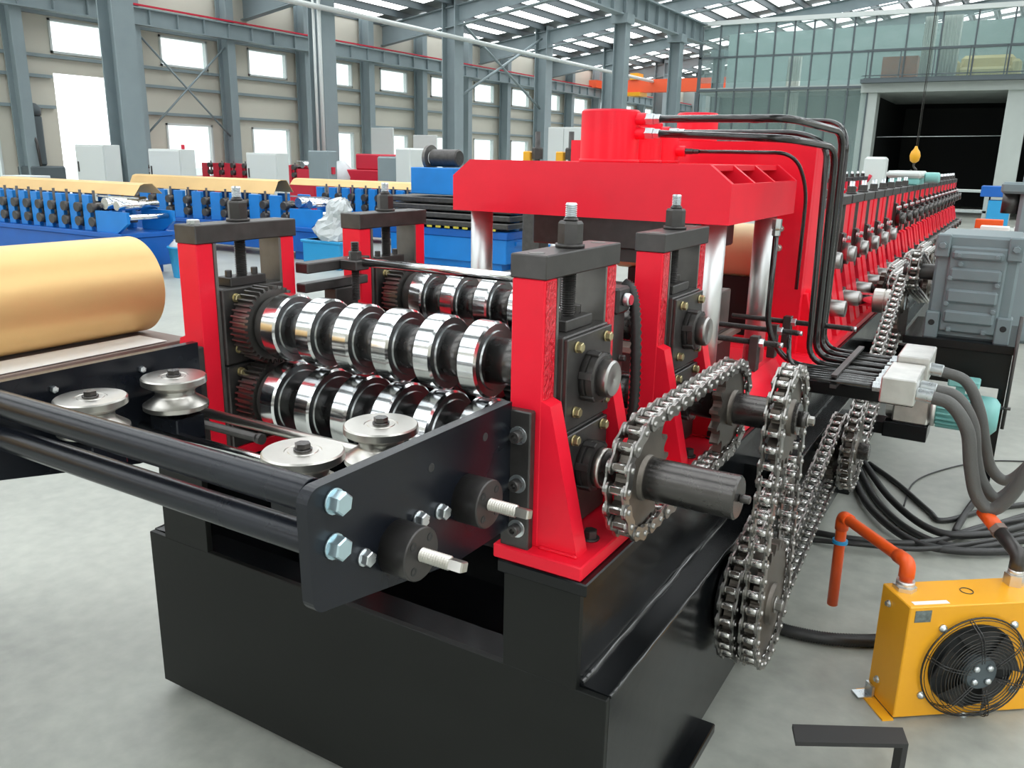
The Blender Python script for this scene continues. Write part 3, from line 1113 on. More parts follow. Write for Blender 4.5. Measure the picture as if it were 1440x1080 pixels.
for y, z in ((.931, .972), (1.075, .985), (1.14, .975)):
    inst('hex_nut', bolt_mesh(.023, .014, .015, 'zinc'), gp, (-.831, y, z))
for y, z in ((1.115, 1.067), (1.29, 1.075)):
    part('bolt_hole', MB().lathe((-.8311, y, z), (1, 0, 0), [(0, .0085), (.0006, .0085), (.0006, .007), (.0003, .006), (.0003, 0)], 16), 'foil', pl)
for y, z in ((1.012, .958), (1.222, .972)):
    h = part('adjuster_hub', MB().lathe((-.831, y, z), (1, 0, 0), [(0, .047), (.054, .047), (.054, .047), (.056, .045), (.056, .045), (.056, 0)], 40), 'oxide', gp)
    for i in range(4):
        a = pi / 4 + i * pi / 2
        part('socket_screw', MB().lathe((-.776, y + .032 * cos(a), z + .032 * sin(a)), (1, 0, 0), [(0, .0075), (.002, .0075), (.002, .0075), (.002, .0045), (.002, .0045), (.0006, .004), (.0006, 0)], 14), 'foil', h)
    s_ = part('adjuster_screw', threaded((-.776, y, z), (-.716, y, z), .0125, .005, 18), 'brushed', gp)
    part('square_end', MB().hexa((-.716, y, z), (-.688, y, z), .017, n=4, rot=.5), 'brushed', s_)
gl = thing('guide_plate', 'blued steel side plate beneath the gold coil, bare of adjusters', 'guide plate', (mx(-.84), 1.1, .85))
part('plate', MB().prism(plate_poly, 'x', mx(-.853), mx(-.831)), 'blued', gl)
part('bracket', MB().box(mx(-.853), mx(-.785), 1.3855, 1.408, .79, 1.107, .003), 'oxide', gl)
for y, z in ((1.0, 1.085), (1.22, 1.085)):
    inst('screw_tip', bolt_mesh(.014, .006, 0, 'zinc'), gl, (mx(-.853), y, z))

for y, z, r, lb in ((.868, 1.090, .028, 'thick black entry roller spanning the guide plates, upper of the pair'),
                    (.864, 1.018, .026, 'black entry roller spanning the guide plates, lower of the pair')):
    t = thing('entry_roller', lb, 'roller', (CX, y, z - r), 'pair of entry rollers')
    part('tube', MB().lathe((-1.772, y, z), (1, 0, 0), [(0, r * .7), (0, r * .7), (0, r - .001), (.001, r), (.001, r), (.895, r), (.895, r), (.896, r - .001), (.896, r - .001), (.896, r * .8), (.896, r * .8), (.890, r * .7), (.890, 0)], 40), 'blued', t)
    part('axle', MB().cyl((-1.785, y, z), (-.853, y, z), r * .48, 20), 'zinc', t)

for y, z, r, m_, lb in ((1.205, .945, .010, 'chrome', 'thin bright rod between the guide plates under the grooved rollers'),
                        (1.358, .948, .013, 'brushed', 'thick bright tie rod between guide plates in front of the lower rolls')):
    solo('tie_rod', MB().cyl((-1.784, y, z), (-.853, y, z), r, 20), m_, lb, 'rod')
t = thing('adjusting_spindle', 'short black threaded spindle between the two bright tie rods', 'spindle', (-1.6, 1.275, .93))
part('thread', threaded((-1.784, 1.292, .948), (-1.47, 1.292, .948), .011, .004), 'oxide', t)
part('tip', MB().cyl((-1.47, 1.292, .948), (-1.455, 1.292, .948), .013, 16), 'oxide', t)

GR = [(-1.678, 1.02, 'grooved steel guide roller between the gold coil and the thick entry roller'),
      (-1.685, 1.237, 'grooved steel guide roller beside the gear-side stand'),
      (-1.056, 1.03, 'grooved steel guide roller right above the end of the thick entry roller'),
      (-1.04, 1.229, 'grooved steel guide roller against the polished rolls, next to the adjuster plate')]
for x, y, lb in GR:
    t = thing('guide_roller', lb, 'roller', (x, y, .96), 'grooved guide rollers of the entry guide')
    part('disc', MB().lathe((x, y, 1.0), (0, 0, 1), [(0, .03), (0, .03), (0, .070), (.003, .075), (.003, .075), (.013, .075), (.013, .075), (.032, .047), (.040, .045), (.048, .047), (.048, .047), (.062, .072), (.064, .075), (.064, .075), (.077, .075), (.077, .075), (.080, .072), (.080, .072), (.080, .034), (.080, .034), (.0785, .033), (.0785, .033), (.0785, .028), (.0785, .028), (.080, .027), (.080, .027), (.080, 0)], 48), 'brushed', t)
    part('axle_bolt', MB().cyl((x, y, 1.079), (x, y, 1.084), .017, 24).cyl((x, y, 1.084), (x, y, 1.094), .0145, 6, smooth=False), 'shaft', t)
    sgn = 1 if x > CX else -1
    part('mount_block', MB().box(x - .05, x + .05, y - .04, y + .04, .925, .985, .003).cyl((x, y, .985), (x, y, 1.0), .022, 16), 'blued', t)
    part('arm', MB().box(x, (-.853 if sgn > 0 else -1.782), y - .025, y + .025, .932, .965, .002), 'blued', t)

# guide between the first and second gear-side stands, with its chrome rod
t = thing('side_guide_bar', 'black bar with a threaded screw bridging the gear-side stands', 'guide bar', (-1.77, 1.9, 1.25))
part('bar', MB().box(-1.795, -1.745, 1.755, 2.03, 1.262, 1.292, .003), 'oxide', t)
part('bar', MB().box(-1.795, -1.755, 1.755, 2.03, 1.205, 1.232, .003), 'oxide', t)
part('screw', threaded((-1.71, 1.92, 1.17), (-1.71, 1.92, 1.345), .013, .005), 'oxide', t)
part('nut', MB().hexa((-1.71, 1.92, 1.292), (-1.71, 1.92, 1.318), .034), 'oxide', t)
part('lug', MB().box(-1.745, -1.68, 1.89, 1.95, 1.262, 1.292, .003), 'oxide', t)
part('slide_block', MB().box(-1.755, -1.60, 1.86, 1.99, 1.09, 1.125, .003), 'oxide', t)
for x in (-1.735, -1.665):
    inst('bolt', bolt_mesh(.017, .016, 0, 'oxide', 'z'), t, (x, 1.92, 1.125))
part('guide_rod', MB().cyl((-1.74, 1.93, 1.285), (-.86, 1.93, 1.285), .0135, 24), 'chrome', t)
part('end_block', MB().box(-1.06, -.875, 1.905, 1.955, 1.225, 1.31, .003), 'oxide', t)
part('end_bolt', MB().cyl((-.95, 1.93, 1.31), (-.95, 1.93, 1.345), .009, 12).hexa((-.95, 1.93, 1.335), (-.95, 1.93, 1.355), .026), 'oxide', t)
part('leg', MB().box(-1.795, -1.745, 1.87, 1.97, .774, 1.205, .003), 'oxide', t)
part('leg', MB().box(-.915, -.875, 1.89, 1.97, .774, 1.225, .003), 'oxide', t)

# switch post and corrugated conduit between the drive-side stands
t = thing('switch_post', 'black post with a red push button between two red stands', 'post', (-.83, 1.87, .774))
part('post', MB().box(-.862, -.815, 1.84, 1.90, .774, 1.26, .003), 'oxide', t)
part('button_box', MB().box(-.862, -.805, 1.835, 1.905, 1.235, 1.30, .006), 'hose', t)
part('button', MB().cyl((-.805, 1.868, 1.27), (-.788, 1.868, 1.27), .016, 20, ch=.003), 'zinc', t)
part('button_face', MB().cyl((-.788, 1.868, 1.27), (-.785, 1.868, 1.27), .012, 20), 'red_far', t)
for z in (1.12, .97):
    inst('bolt', bolt_mesh(.014, .012, .009, 'oxide'), t, (-.815, 1.88, z))
pts = spline([(-.835, 1.925, 1.30), (-.812, 1.925, 1.285), (-.795, 1.92, 1.22), (-.785, 1.915, 1.10), (-.782, 1.91, 1.0), (-.79, 1.905, .90), (-.80, 1.90, .78)], 14)
solo('corrugated_conduit', MB().tube(pts, .0135, 12, rib=.14), 'hose', 'black corrugated cable conduit arching down between two red stands', 'conduit')

# ================================================================== HYDRAULIC PRESS
pz = .806
press = thing('hydraulic_press', 'red four-column hydraulic punching press with box beam head', 'press', (CX, 3.05, .774))
hx0, hx1 = -1.842, -.791
hz0, hz1 = 1.404, 1.588
poly = [(hx0, hz0), (hx1, hz0), (hx1, 1.530), (hx1 - .075, hz1), (hx0 + .075, hz1), (hx0, 1.530)]
head = part('head_front_plate', MB().prism(poly, 'y', 2.62, 2.645), 'red', press)
for y in (2.88, 3.14):
    part('head_rib', MB().prism([(a + (.004 if a < CX else -.004), min(b, 1.585)) for a, b in poly], 'y', y, y + .022), 'red', press)
part('head_back_plate', MB().prism(poly, 'y', 3.45, 3.475), 'red', press)
part('head_top_plate', MB().box(hx0 + .08, hx1 - .078, 2.645, 3.45, 1.568, 1.586), 'red', press)
part('head_bottom_plate', MB().box(hx0 + .002, hx1 - .002, 2.645, 3.45, hz0 + .001, hz0 + .02), 'red', press)
for x0, x1 in ((hx1 - .02, hx1), (hx0, hx0 + .02)):
    part('head_side_plate', MB().box(x0, x1, 2.645, 3.45, hz0, 1.529), 'red', press)
for x, y in ((-.868, 2.72), (-1.777, 2.72), (-.868, 3.36), (-1.777, 3.36)):
    part('column', MB().cyl((x, y, pz), (x, y, hz0), .0415, 32), 'column', press)
for i, (y, r, z) in enumerate(((2.85, .104, 1.762), (3.15, .075, 1.735), (3.38, .060, 1.72))):
    c = part('cylinder', MB().lathe((CX, y, 1.586), (0, 0, 1), [(0, r + .004), (.012, r + .004), (.012, r), (.012, r), (z - 1.588, r), (z - 1.588, r), (z - 1.582, r - .006), (z - 1.582, r - .006), (z - 1.582, 0)], 40), 'red', press)
    for k in range(2 if i == 0 else 1):
        zz = (1.735, 1.688)[k] if i == 0 else (1.70, 1.634)[i - 1]
        part('port', MB().cyl((CX + r * .8, y, zz), (CX + r + .035, y, zz), .021, 20, ch=.002), 'red', c)
part('bed', MB().box(-1.98, -.655, 2.46, 3.60, .774, pz, .003), 'red', press)
part('bed_rail', MB().prism([(-.74, pz), (-.655, pz), (-.72, .90), (-.74, .90)], 'y', 2.50, 3.1), 'red', press)
part('lower_die', MB().box(-1.62, -.94, 2.78, 3.28, pz, .965, .004), 'oxide', press)
part('die_plate', MB().box(-1.70, -.92, 2.70, 3.34, .93, .955, .003), 'board', press)
part('die_block', MB().box(-1.05, -.94, 2.80, 2.93, .965, 1.07, .004), 'oxide', press)
part('die_block', MB().box(-1.05, -.94, 3.06, 3.22, .965, 1.12, .004), 'oxide_light', press)
part('upper_die', MB().box(-1.60, -.96, 2.80, 3.26, 1.285, 1.404, .006), 'oxide', press)
part('punch_holder', MB().prism([(-1.5, 1.285), (-1.05, 1.285), (-1.12, 1.235), (-1.43, 1.235)], 'y', 2.85, 3.2), 'oxide', press)
part('lower_shield', MB().box(-1.5, -1.05, 2.84, 2.86, .96, 1.16), 'oxide_light', press)
# threaded side pushers of the die
for y, z, x1, z_ in ((2.84, 1.0, -.648, 0), (3.09, 1.0, -.640, 0), (3.30, 1.0, -.49, 0)):
    p = part('push_rod', threaded((-.95, y, z), (x1, y, z), .011, .004, 12), 'oxide', press)
    part('rod_tip', MB().cyl((x1, y, z), (x1 + .012, y, z), .009, 12), 'zinc', p)
    part('lug', MB().box(-.745, -.715, y - .02, y + .02, .90, z + .022, .002), 'oxide', p)
    part('lock_nut', MB().hexa((-.715, y, z), (-.698, y, z), .028), 'zinc', p)
for y in (2.62, 2.82, 3.02):
    inst('anchor_bolt', bolt_mesh(.028, .022, 0, 'oxide', 'z'), press, (-.69, y, pz))

# cream roll seen through the press gap
t = thing('cream_drum', 'cream coloured drum seen through the gap between the press columns', 'drum', (-1.5, 4.1, .774))
part('drum', MB().cyl((-1.80, 4.10, 1.18), (-.90, 4.10, 1.18), .13, 36, ch=.006), 'cream', t)
part('cradle', MB().box(-1.72, -.95, 4.02, 4.2, .774, 1.06), 'dark', t)

# cut-off unit behind the press
t = thing('cutting_unit', 'tall red cut-off frame standing directly behind the press head', 'cutter', (CX, 3.78, .774))
part('body', MB().prism([(-1.87, .806), (-1.72, .806), (-1.72, 1.38), (-.93, 1.38), (-.93, .806), (-.76, .806), (-.76, 1.68), (-1.87, 1.68)], 'y', 3.62, 3.66), 'red', t)
part('side_plate', MB().box(-.80, -.76, 3.66, 3.87, .806, 1.68, .004), 'red', t)
part('side_plate', MB().box(-1.87, -1.83, 3.66, 3.87, .806, 1.68, .004), 'red', t)
part('top_plate', MB().box(-1.83, -.80, 3.66, 3.87, 1.655, 1.678), 'red', t)
part('ram_cylinder', MB().cyl((CX, 3.77, 1.678), (CX, 3.77, 1.802), .09, 36, ch=.006), 'red', t)
part('cross_tube', MB().cyl((-.90, 3.74, 1.02), (-.72, 3.74, 1.02), .055, 28, ch=.004), 'red', t)
part('foot', MB().prism([(-.80, .806), (-.67, .806), (-.745, 1.06), (-.80, 1.06)], 'y', 3.66, 3.86), 'red', t)
part('bed', MB().box(-1.95, -.655, 3.602, 3.885, .774, .806, .003), 'red', t)
for z in (1.42, 1.33, 1.25):
    part('bolt', MB().cyl((-.87, 3.62, z), (-.87, 3.613, z), .014, 16).hexa((-.87, 3.613, z), (-.87, 3.60, z), .02), 'brushed', t)

# ------------------------------------------------------------------ hydraulic pipes
ZB = .895
PIPES = [
    # start, corner, top of the drop (x, y), foot
    ('thickest black hydraulic pipe leaving the big red cylinder at its top port', [(-1.18, 2.85, 1.735), (-.69, 2.85, 1.735), (-.60, 3.27, 1.705), (-.60, 3.30, ZB), (-.30, 3.26, ZB)], .0125),
    ('black hydraulic pipe leaving the lower port of the big red cylinder', [(-1.18, 2.85, 1.688), (-.69, 2.85, 1.672), (-.605, 3.19, 1.652), (-.60, 3.21, ZB), (-.30, 3.18, ZB)], .0125),
    ('black hydraulic pipe leaving the middle cylinder towards the bundle', [(-1.20, 3.15, 1.70), (-.72, 3.15, 1.70), (-.62, 3.12, 1.66), (-.60, 3.10, ZB), (-.30, 3.10, ZB)], .0105),
    ('black hydraulic pipe rising over the cut-off frame behind the press', [(-1.0, 3.52, 1.762), (-.66, 3.46, 1.752), (-.60, 3.36, 1.69), (-.605, 3.385, ZB), (-.30, 3.335, ZB)], .009),
    ('thin black hydraulic pipe bending down beside the beam chamfer', [(-1.22, 3.38, 1.634), (-.80, 3.44, 1.634), (-.755, 3.5, 1.50), (-.755, 3.5, 1.10)], .0075),
    ('thin black hydraulic pipe dropping beside the rear press column', [(-.735, 3.0, 1.40), (-.735, 3.0, 1.02), (-.66, 3.02, ZB + .005), (-.30, 3.02, ZB)], .0105),
]
for lb, pts, r in PIPES:
    t = thing('hydraulic_pipe', lb, 'pipe', pts[0], 'black hydraulic pipes of the press')
    part('pipe', MB().tube(fillet(pts, .075, 7), r, 12), 'pipe', t)
    d = (Vector(pts[1]) - Vector(pts[0])).normalized()
    p0 = Vector(pts[0])
    part('fitting', MB().hexa(p0 - d * .008, p0 + d * .028, r * 2.9).hexa(p0 + d * .03, p0 + d * .05, r * 2.5), 'zinc' if r > .009 else 'oxide', t)
ORD = 'first second third fourth'.split()
# short pipes that complete the flat bundle in front of the manifold
for k in range(4):
    y = 2.98 - .033 * k
    pts = [(-.66, y + .05, 1.0 - .05 * k if k < 1 else .86), (-.64, y, ZB), (-.30, y, ZB)]
    solo('hydraulic_pipe', MB().tube(fillet(pts, .05, 5), .0085, 10), 'pipe', 'short black pipe, %s from the long pipes in the flat bundle at the manifold' % ORD[k], 'pipe', group='short pipes of the flat bundle')
solo('pipe_clamp', MB().box(-.475, -.455, 2.86, 3.40, ZB - .022, ZB - .01).box(-.475, -.455, 2.86, 3.40, ZB + .016, ZB + .024), 'oxide', 'narrow dark clamp bar across the flat pipe bundle', 'clamp')

# manifold, bracket and hoses
t = thing('hydraulic_manifold', 'bright aluminium hydraulic manifold at the end of the pipe bundle', 'manifold', (-.27, 3.1, .83))
part('block', MB().box(-.32, -.215, 2.86, 3.12, .850, .935, .004), 'alu', t)
part('block', MB().box(-.31, -.205, 3.14, 3.38, .865, .955, .004), 'alu', t)
for k in range(8):
    part('union_nut', MB().hexa((-.345, 2.885 + .064 * k, ZB), (-.31, 2.885 + .064 * k, ZB), .03), 'zinc', t)
part('bracket', MB().box(-.585, -.23, 3.04, 3.16, .80, .846, .003).box(-.66, -.585, 3.04, 3.16, .745, .83), 'black', t)
for y, z in ((2.90, .885), (2.99, .89), (3.22, .905)):
    part('hose_ferrule', MB().cyl((-.215, y, z), (-.165, y, z - .004), .022, 20, ch=.003), 'zinc', t)
HOSES = [
    ('grey rubber hose sagging from the manifold, front one of three', [(-.17, 2.90, .882), (-.11, 2.90, .865), (-.055, 2.90, .79), (-.03, 2.90, .68), (0, 2.90, .585), (.045, 2.90, .545), (.09, 2.90, .60), (.14, 2.90, .74), (.22, 2.95, .95)], .021),
    ('grey rubber hose sagging from the manifold, middle one of three', [(-.17, 2.99, .886), (-.10, 2.99, .87), (-.045, 2.99, .79), (-.02, 2.99, .68), (.01, 2.99, .60), (.06, 2.99, .555), (.11, 3.0, .62), (.17, 3.0, .76), (.26, 3.05, .98)], .019),
    ('grey rubber hose sagging from the manifold, rear one of three', [(-.17, 3.22, .90), (-.09, 3.22, .875), (-.035, 3.22, .78), (0, 3.22, .66), (.03, 3.22, .58), (.08, 3.22, .545), (.13, 3.22, .60), (.2, 3.22, .75), (.3, 3.25, .98)], .019),
]
for lb, pts, r in HOSES:
    solo('hydraulic_hose', MB().tube(spline(pts, 9), r, 14), 'hose_grey', lb, 'hose', pts[4], group='grey hoses of the manifold')

# pump motor
t = thing('pump_motor', 'pale teal finned electric motor with a bright gear head beside the hoses', 'motor', (-.1, 4.6, .30))
MY, MZ = 4.24, .50
part('fan_cover', MB().lathe((-.075, MY, MZ), (1, 0, 0), [(0, .088), (.07, .088), (.09, .082), (.108, .06), (.108, .06), (.108, 0)], 32), 'teal', t)
fin = part('stator', MB().cyl((-.22, MY, MZ), (-.075, MY, MZ), .072, 28), 'teal', t)
for i in range(20):
    xf = Matrix.Translation((0, MY, MZ)) @ Matrix.Rotation(2 * pi * i / 20, 4, 'X')
    part('fin', MB().box(-.215, -.08, -.003, .003, .068, .086, xf=xf), 'teal', fin)
part('terminal_box', MB().box(-.19, -.06, MY - .05, MY + .05, MZ + .125, MZ + .16, .006).box(-.155, -.115, MY - .02, MY + .02, MZ + .08, MZ + .125), 'teal', t)
part('gear_head', MB().box(-.40, -.245, MY - .075, MY + .075, MZ - .075, MZ + .08, .008).cyl((-.245, MY, MZ), (-.22, MY, MZ), .085, 28), 'alu', t)
part('vane_wheel', gm if False else MB().cyl((-.43, MY, MZ), (-.40, MY, MZ), .07, 18, smooth=False), 'alu', t)
part('foot_bracket', MB().box(-.43, -.24, MY - .09, MY + .09, MZ - .15, MZ - .075, .003).box(-.60, -.43, MY - .06, MY + .06, MZ - .15, MZ - .09, .003), 'black', t)

# gearbox on its pedestal
t = thing('gearbox', 'grey cast gearbox with stepped ribbed cover on a black pedestal', 'gearbox', (-.16, 4.65, .80))
gx0, gx1, gy, gz0, gz1 = -.334, .012, 4.4, .805, 1.288
part('housing', MB().box(gx0, gx1, gy + .03, gy + .5, gz0, gz1, .012), 'gearbox', t)
part('cover', MB().box(gx0 + .058, gx1 - .05, gy + .012, gy + .04, gz0 + .03, gz1 - .05, .008), 'gearbox', t)
for z0, z1 in ((gz1 - .11, gz1 - .07), (.805 + .275, .805 + .335), (.805 + .17, .805 + .235), (.805 + .075, .805 + .135)):
    part('rib', MB().box(gx0 + .07, gx1 - .065, gy - .004, gy + .02, z0, z1, .010), 'gearbox', t)
for x0, x1 in ((gx0 - .006, gx0 + .056), (gx1 - .055, gx1 + .01)):
    part('corner_pad', MB().box(x0, x1, gy + .004, gy + .1, gz1 - .105, gz1 + .002, .006), 'gearbox', t)
    part('corner_pad', MB().box(x0, x1, gy + .004, gy + .1, gz0 - .01, gz0 + .12, .006), 'gearbox', t)
    inst('bolt', bolt_mesh(.028, .012, .02, 'gearbox', '-y'), t, ((x0 + x1) / 2, gy + .004, gz1 - .05))
    part('foot_hole', MB().lathe(((x0 + x1) / 2, gy + .003, gz0 + .07), (0, -1, 0), [(0, .014), (.001, .014), (.001, .011), (.0005, 0)], 16), 'dark', t)
for x, z in ((gx0 + .10, gz1 - .09), (gx1 - .09, gz1 - .09), (gx0 + .11, gz1 - .13), (gx0 + .075, 1.09), (gx1 - .075, 1.07), (gx0 + .075, .97), (gx1 - .075, .95), (gx0 + .1, .85), (gx1 - .1, .85)):
    inst('bolt', bolt_mesh(.018, .012, .014, 'gearbox', '-y'), t, (x, gy + .004, z))
part('output_shaft', MB().cyl((-.47, gy + .10, 1.10), (gx0, gy + .10, 1.10), .038, 28, ch=.003), 'oxide', t)
inst('sprocket', sprocket_mesh(12, hub=.05), t, (-.42, gy + .10, 1.10))
t = thing('gearbox_pedestal', 'black steel pedestal frame under the grey gearbox', 'pedestal', (-.16, 4.65, 0))
part('top_plate', MB().box(-.42, .06, gy - .03, gy + .58, .765, .805, .003), 'black', t)
part('skirt', MB().box(-.40, .045, gy - .02, gy, .60, .765).box(.03, .045, gy, gy + .55, .60, .765), 'black_front', t)
part('gusset', MB().prism([(-.56, .76), (-.42, .76), (-.42, .93)], 'y', gy + .05, gy + .07), 'oxide', t)
part('tie_beam', MB().box(-.655, -.39, gy + .1, gy + .16, .60, .66).box(-.655, -.39, gy + .45, gy + .51, .60, .66), 'black', t)
for x, y in ((.015, gy + .02), (.015, gy + .50)):
    part('leg', MB().box(x, x + .03, y, y + .04, 0, .60), 'black', t)
part('guard_rail', MB().cyl((.055, gy - .05, .42), (.055, gy - .05, .95), .008, 8).cyl((.03, gy - .05, .52), (.075, gy - .05, .52), .008, 8), 'oxide', t)

# ================================================================== ROW OF REAR STANDS
NROW, YR, PR_ = 21, 4.09, .37
ORD = 'first second third fourth fifth sixth seventh eighth ninth tenth eleventh twelfth thirteenth fourteenth fifteenth sixteenth seventeenth eighteenth nineteenth twentieth twenty-first'.split()
GRP = 'red forming stands in the long row'
LBR = 'red forming stand, %s from the cut-off frame along the drive side of the row'
proto = stand(1, YR - .165, LBR % ORD[0], L=.33, zt=1.40, barh=.043, zu=1.165, near=False, group=GRP)


def shaft_ends(t, yc, zu, long):
    for z, n_ in ((zu, 'upper_shaft_end'), (ZL, 'lower_shaft_end')):
        part(n_, MB().lathe((-.752, yc, z), (1, 0, 0), [(0, .054), (.026, .054), (.026, .054), (.028, .04), (.028, .04), (.055 if z == zu else .10, .038), (.058 if z == zu else .103, .034), (.058 if z == zu else .103, 0)], 24), 'shaft' if long else 'capsteel', t)


shaft_ends(proto, YR, 1.165, False)
proto_hi = stand(1, YR + 6 * PR_ - .165, LBR % ORD[6], L=.33, zt=1.40, barh=.043, zu=1.245, zl=ZL, near=False, group=GRP)
shaft_ends(proto_hi, YR + 6 * PR_, 1.245, True)
for k in range(1, NROW):
    if k < 6:
        copy_tree(proto, (0, k * PR_, 0), LBR % ORD[k])
    elif k > 6:
        copy_tree(proto_hi, (0, (k - 6) * PR_, 0), LBR % ORD[k])
protoL = stand(-1, YR + 9 * PR_ - .165, 'red forming stand on the gear side of the row, opposite the tenth drive-side stand', L=.33, zt=1.40, barh=.043, zu=1.245, near=False, group='far-side forming stands in the long row')
for k in range(10, NROW, 1):
    copy_tree(protoL, (0, (k - 9) * PR_, 0), 'red forming stand on the gear side of the row, opposite the %s drive-side stand' % ORD[k])

# drive shaft with coupling from the first row stand, and link chains between the rear stands
t = thing('drive_coupling', 'bright steel drive shaft with a slotted coupling at the row of stands', 'coupling', (-.58, 4.46, ZL))
part('shaft', MB().cyl((-.66, 4.46, ZL), (-.44, 4.46, ZL), .034, 28), 'chrome', t)
part('coupling', MB().lathe((-.585, 4.46, ZL), (1, 0, 0), [(0, .05), (.004, .060), (.004, .060), (.05, .060), (.05, .060), (.052, .055), (.056, .055), (.058, .060), (.058, .060), (.098, .060), (.098, .060), (.102, .05)], 32), 'brushed', t)
inst('sprocket', sprocket_mesh(18, hub=.05), t, (XC, 4.46, ZL))
for k in range(2, 9):
    y = YR + k * PR_
    rs = thing('row_sprocket', 'sprocket pair on the lower shaft of the %s stand of the row' % ORD[k], 'sprocket', (-.6, y, ZL), 'sprockets of the stand row')
    for xx in (-.60, -.54):
        inst('sprocket_disc', sprocket_mesh(12, hub=.045), rs, (xx, y, ZL))
    part('shaft', MB().cyl((-.652, y, ZL), (-.515, y, ZL), .03, 16), 'shaft', rs)
for k in range(2, 8):
    y = YR + k * PR_
    chain(-.60 if k % 2 else -.54, (y, ZL), pr(12), (y + PR_, ZL), pr(12), 'short roller chain between the %s and %s stands of the row' % (ORD[k], ORD[k + 1]),
          group='link chains of the stand row')
chain(-.42, (4.5, 1.10), pr(12), (YR + 3 * PR_, ZL), pr(12), 'roller chain running from the gearbox shaft to the stand row')
gs = thing('gear_sprocket', 'sprocket on the row shaft beside the gearbox chain', 'sprocket', (-.42, YR + 3 * PR_, ZL))
inst('sprocket_disc', sprocket_mesh(12, hub=.045), gs, (-.42, YR + 3 * PR_, ZL))
part('shaft', MB().cyl((-.70, YR + 3 * PR_, ZL), (-.39, YR + 3 * PR_, ZL), .03, 20), 'shaft', gs)

t = thing('hoist_motor', 'white and green motor resting on top of the row of red stands', 'motor', (-.812, 7.0, 1.45))
part('body', MB().box(-.99, -.73, 7.3, 7.75, 1.495, 1.55, .02), 'cabinet', t)
part('foot', MB().box(-.97, -.75, 7.32, 7.73, 1.443, 1.495, .01), 'teal', t)
part('end_bell', MB().cyl((-.73, 7.5, 1.50), (-.62, 7.5, 1.50), .042, 20, ch=.01), 'teal', t)


# ================================================================== pixel rays, for placing things on planes they touch
def ray(x, y):
    return _F + _R2 * ((x - 720) / F_PX) - _U2 * ((y - 540) / F_PX)


def at_z(x, y, z):
    d = ray(x, y)
    return CAM + d * ((z - CAM.z) / d.z)


def at_y(x, y, Y):
    d = ray(x, y)
    return CAM + d * (Y / d.y)


# ================================================================== GOLD COIL ON ITS TABLE
t = thing('coil_table', 'brown boarded table with black legs under the gold coil', 'table', (-2.5, .9, 0))
part('board', MB().box(-2.95, -2.185, .1, 1.68, 1.012, 1.032, .002), 'board', t)
for x in (-2.9, -2.26):
    for y in (.15, .72):
        part('leg', MB().box(x, x + .05, y, y + .05, 0, 1.012), 'black', t)
for i, (y0, y1, a, b) in enumerate(((.2, 1.02, -2.31, -2.20), (.9, 1.60, -2.33, -2.195))):
    solo('paper_sheet', MB().box(a, b, y0, y1, 1.0325 + .0022 * i, 1.034 + .0022 * i), 'paper', ['white paper strip on the coil table, under the overlapping end of another', 'white paper strip lying uppermost along the edge of the coil table'][i], 'paper')
t = thing('sheet_coil', 'shiny gold coated sheet coil lying on the boarded table', 'coil', (-2.40, .9, 1.034))
cz, cr = 1.034 + .152, .150
part('outer_wrap', MB().lathe((-2.40, .22, cz), (0, 1, 0), [(0, cr - .012), (0, cr - .012), (0, cr), (0, cr), (1.43, cr), (1.43, cr), (1.43, cr - .012), (1.43, cr - .012), (0, cr - .012)], 72, cap=False), 'gold', t)
for k in range(4):
    r = cr - .022 - .022 * k
    part('inner_wrap', MB().ring((-2.40, .24, cz), (-2.40, 1.56, cz), r, r - .006, 48), 'gold', t)

# ================================================================== YELLOW OIL COOLER
CW, CD, CHH = .445, .145, .374
t = thing('oil_cooler', 'yellow box oil cooler with a black wire-guarded fan', 'cooler', (0, 0, 0))
part('casing', MB().box(0, CW, 0, CD, .006, CHH, .003), 'yellow', t)
part('mounting_flange', MB().box(-.035, 0, -.004, CD + .004, 0, .005).box(CW, CW + .035, -.004, CD + .004, 0, .005), 'yellow', t)
part('clip', MB().box(-.055, -.01, CD - .045, CD - .005, .005, .009).box(-.012, -.004, CD - .045, CD - .005, .009, .04), 'zinc', t)
for y, z in ((.10, .33), (.10, .07)):
    inst('bolt', bolt_mesh(.014, .007, .011, 'zinc', '-x'), t, (0, y, z))
FC = (.222, .172)
fan_r = .158
part('throat', MB().lathe((FC[0], 0, FC[1]), (0, -1, 0), [(0, .136), (0, .136), (.006, .136), (.006, .136), (.006, .132), (.006, .132), (.001, .132), (.001, .132), (.001, 0)], 48, cap=False), 'dark', t)
fan = part('fan_motor', MB().lathe((FC[0], -.006, FC[1]), (0, -1, 0), [(0, .052), (.035, .052), (.035, .052), (.042, .046), (.042, .046), (.042, 0)], 36), 'steeldark', t)
for i in range(4):
    a = pi / 4 + i * pi / 2
    part('hub_bolt', MB().lathe((FC[0] + .03 * cos(a), -.048, FC[1] + .03 * sin(a)), (0, -1, 0), [(0, .010), (.006, .010), (.010, .006), (.011, 0)], 14), 'zinc', fan)
for i in range(5):
    a = i * 2 * pi / 5 + .4
    vs, fs = [], []
    nn = 6
    for j in range(nn + 1):
        rr = .045 + (.138 - .045) * j / nn
        hw = .30 + .18 * j / nn
        for k, (da, dy) in enumerate(((-hw, -.030), (hw, -.010))):
            for th_ in (0, .003):
                vs.append((FC[0] + rr * cos(a + da), dy - th_, FC[1] + rr * sin(a + da)))
    for j in range(nn):
        b = j * 4
        fs += [(b, b + 2, b + 6, b + 4), (b + 1, b + 5, b + 7, b + 3), (b, b + 4, b + 5, b + 1), (b + 2, b + 3, b + 7, b + 6)]
    part('blade', MB().add(vs, fs), 'hose', t)
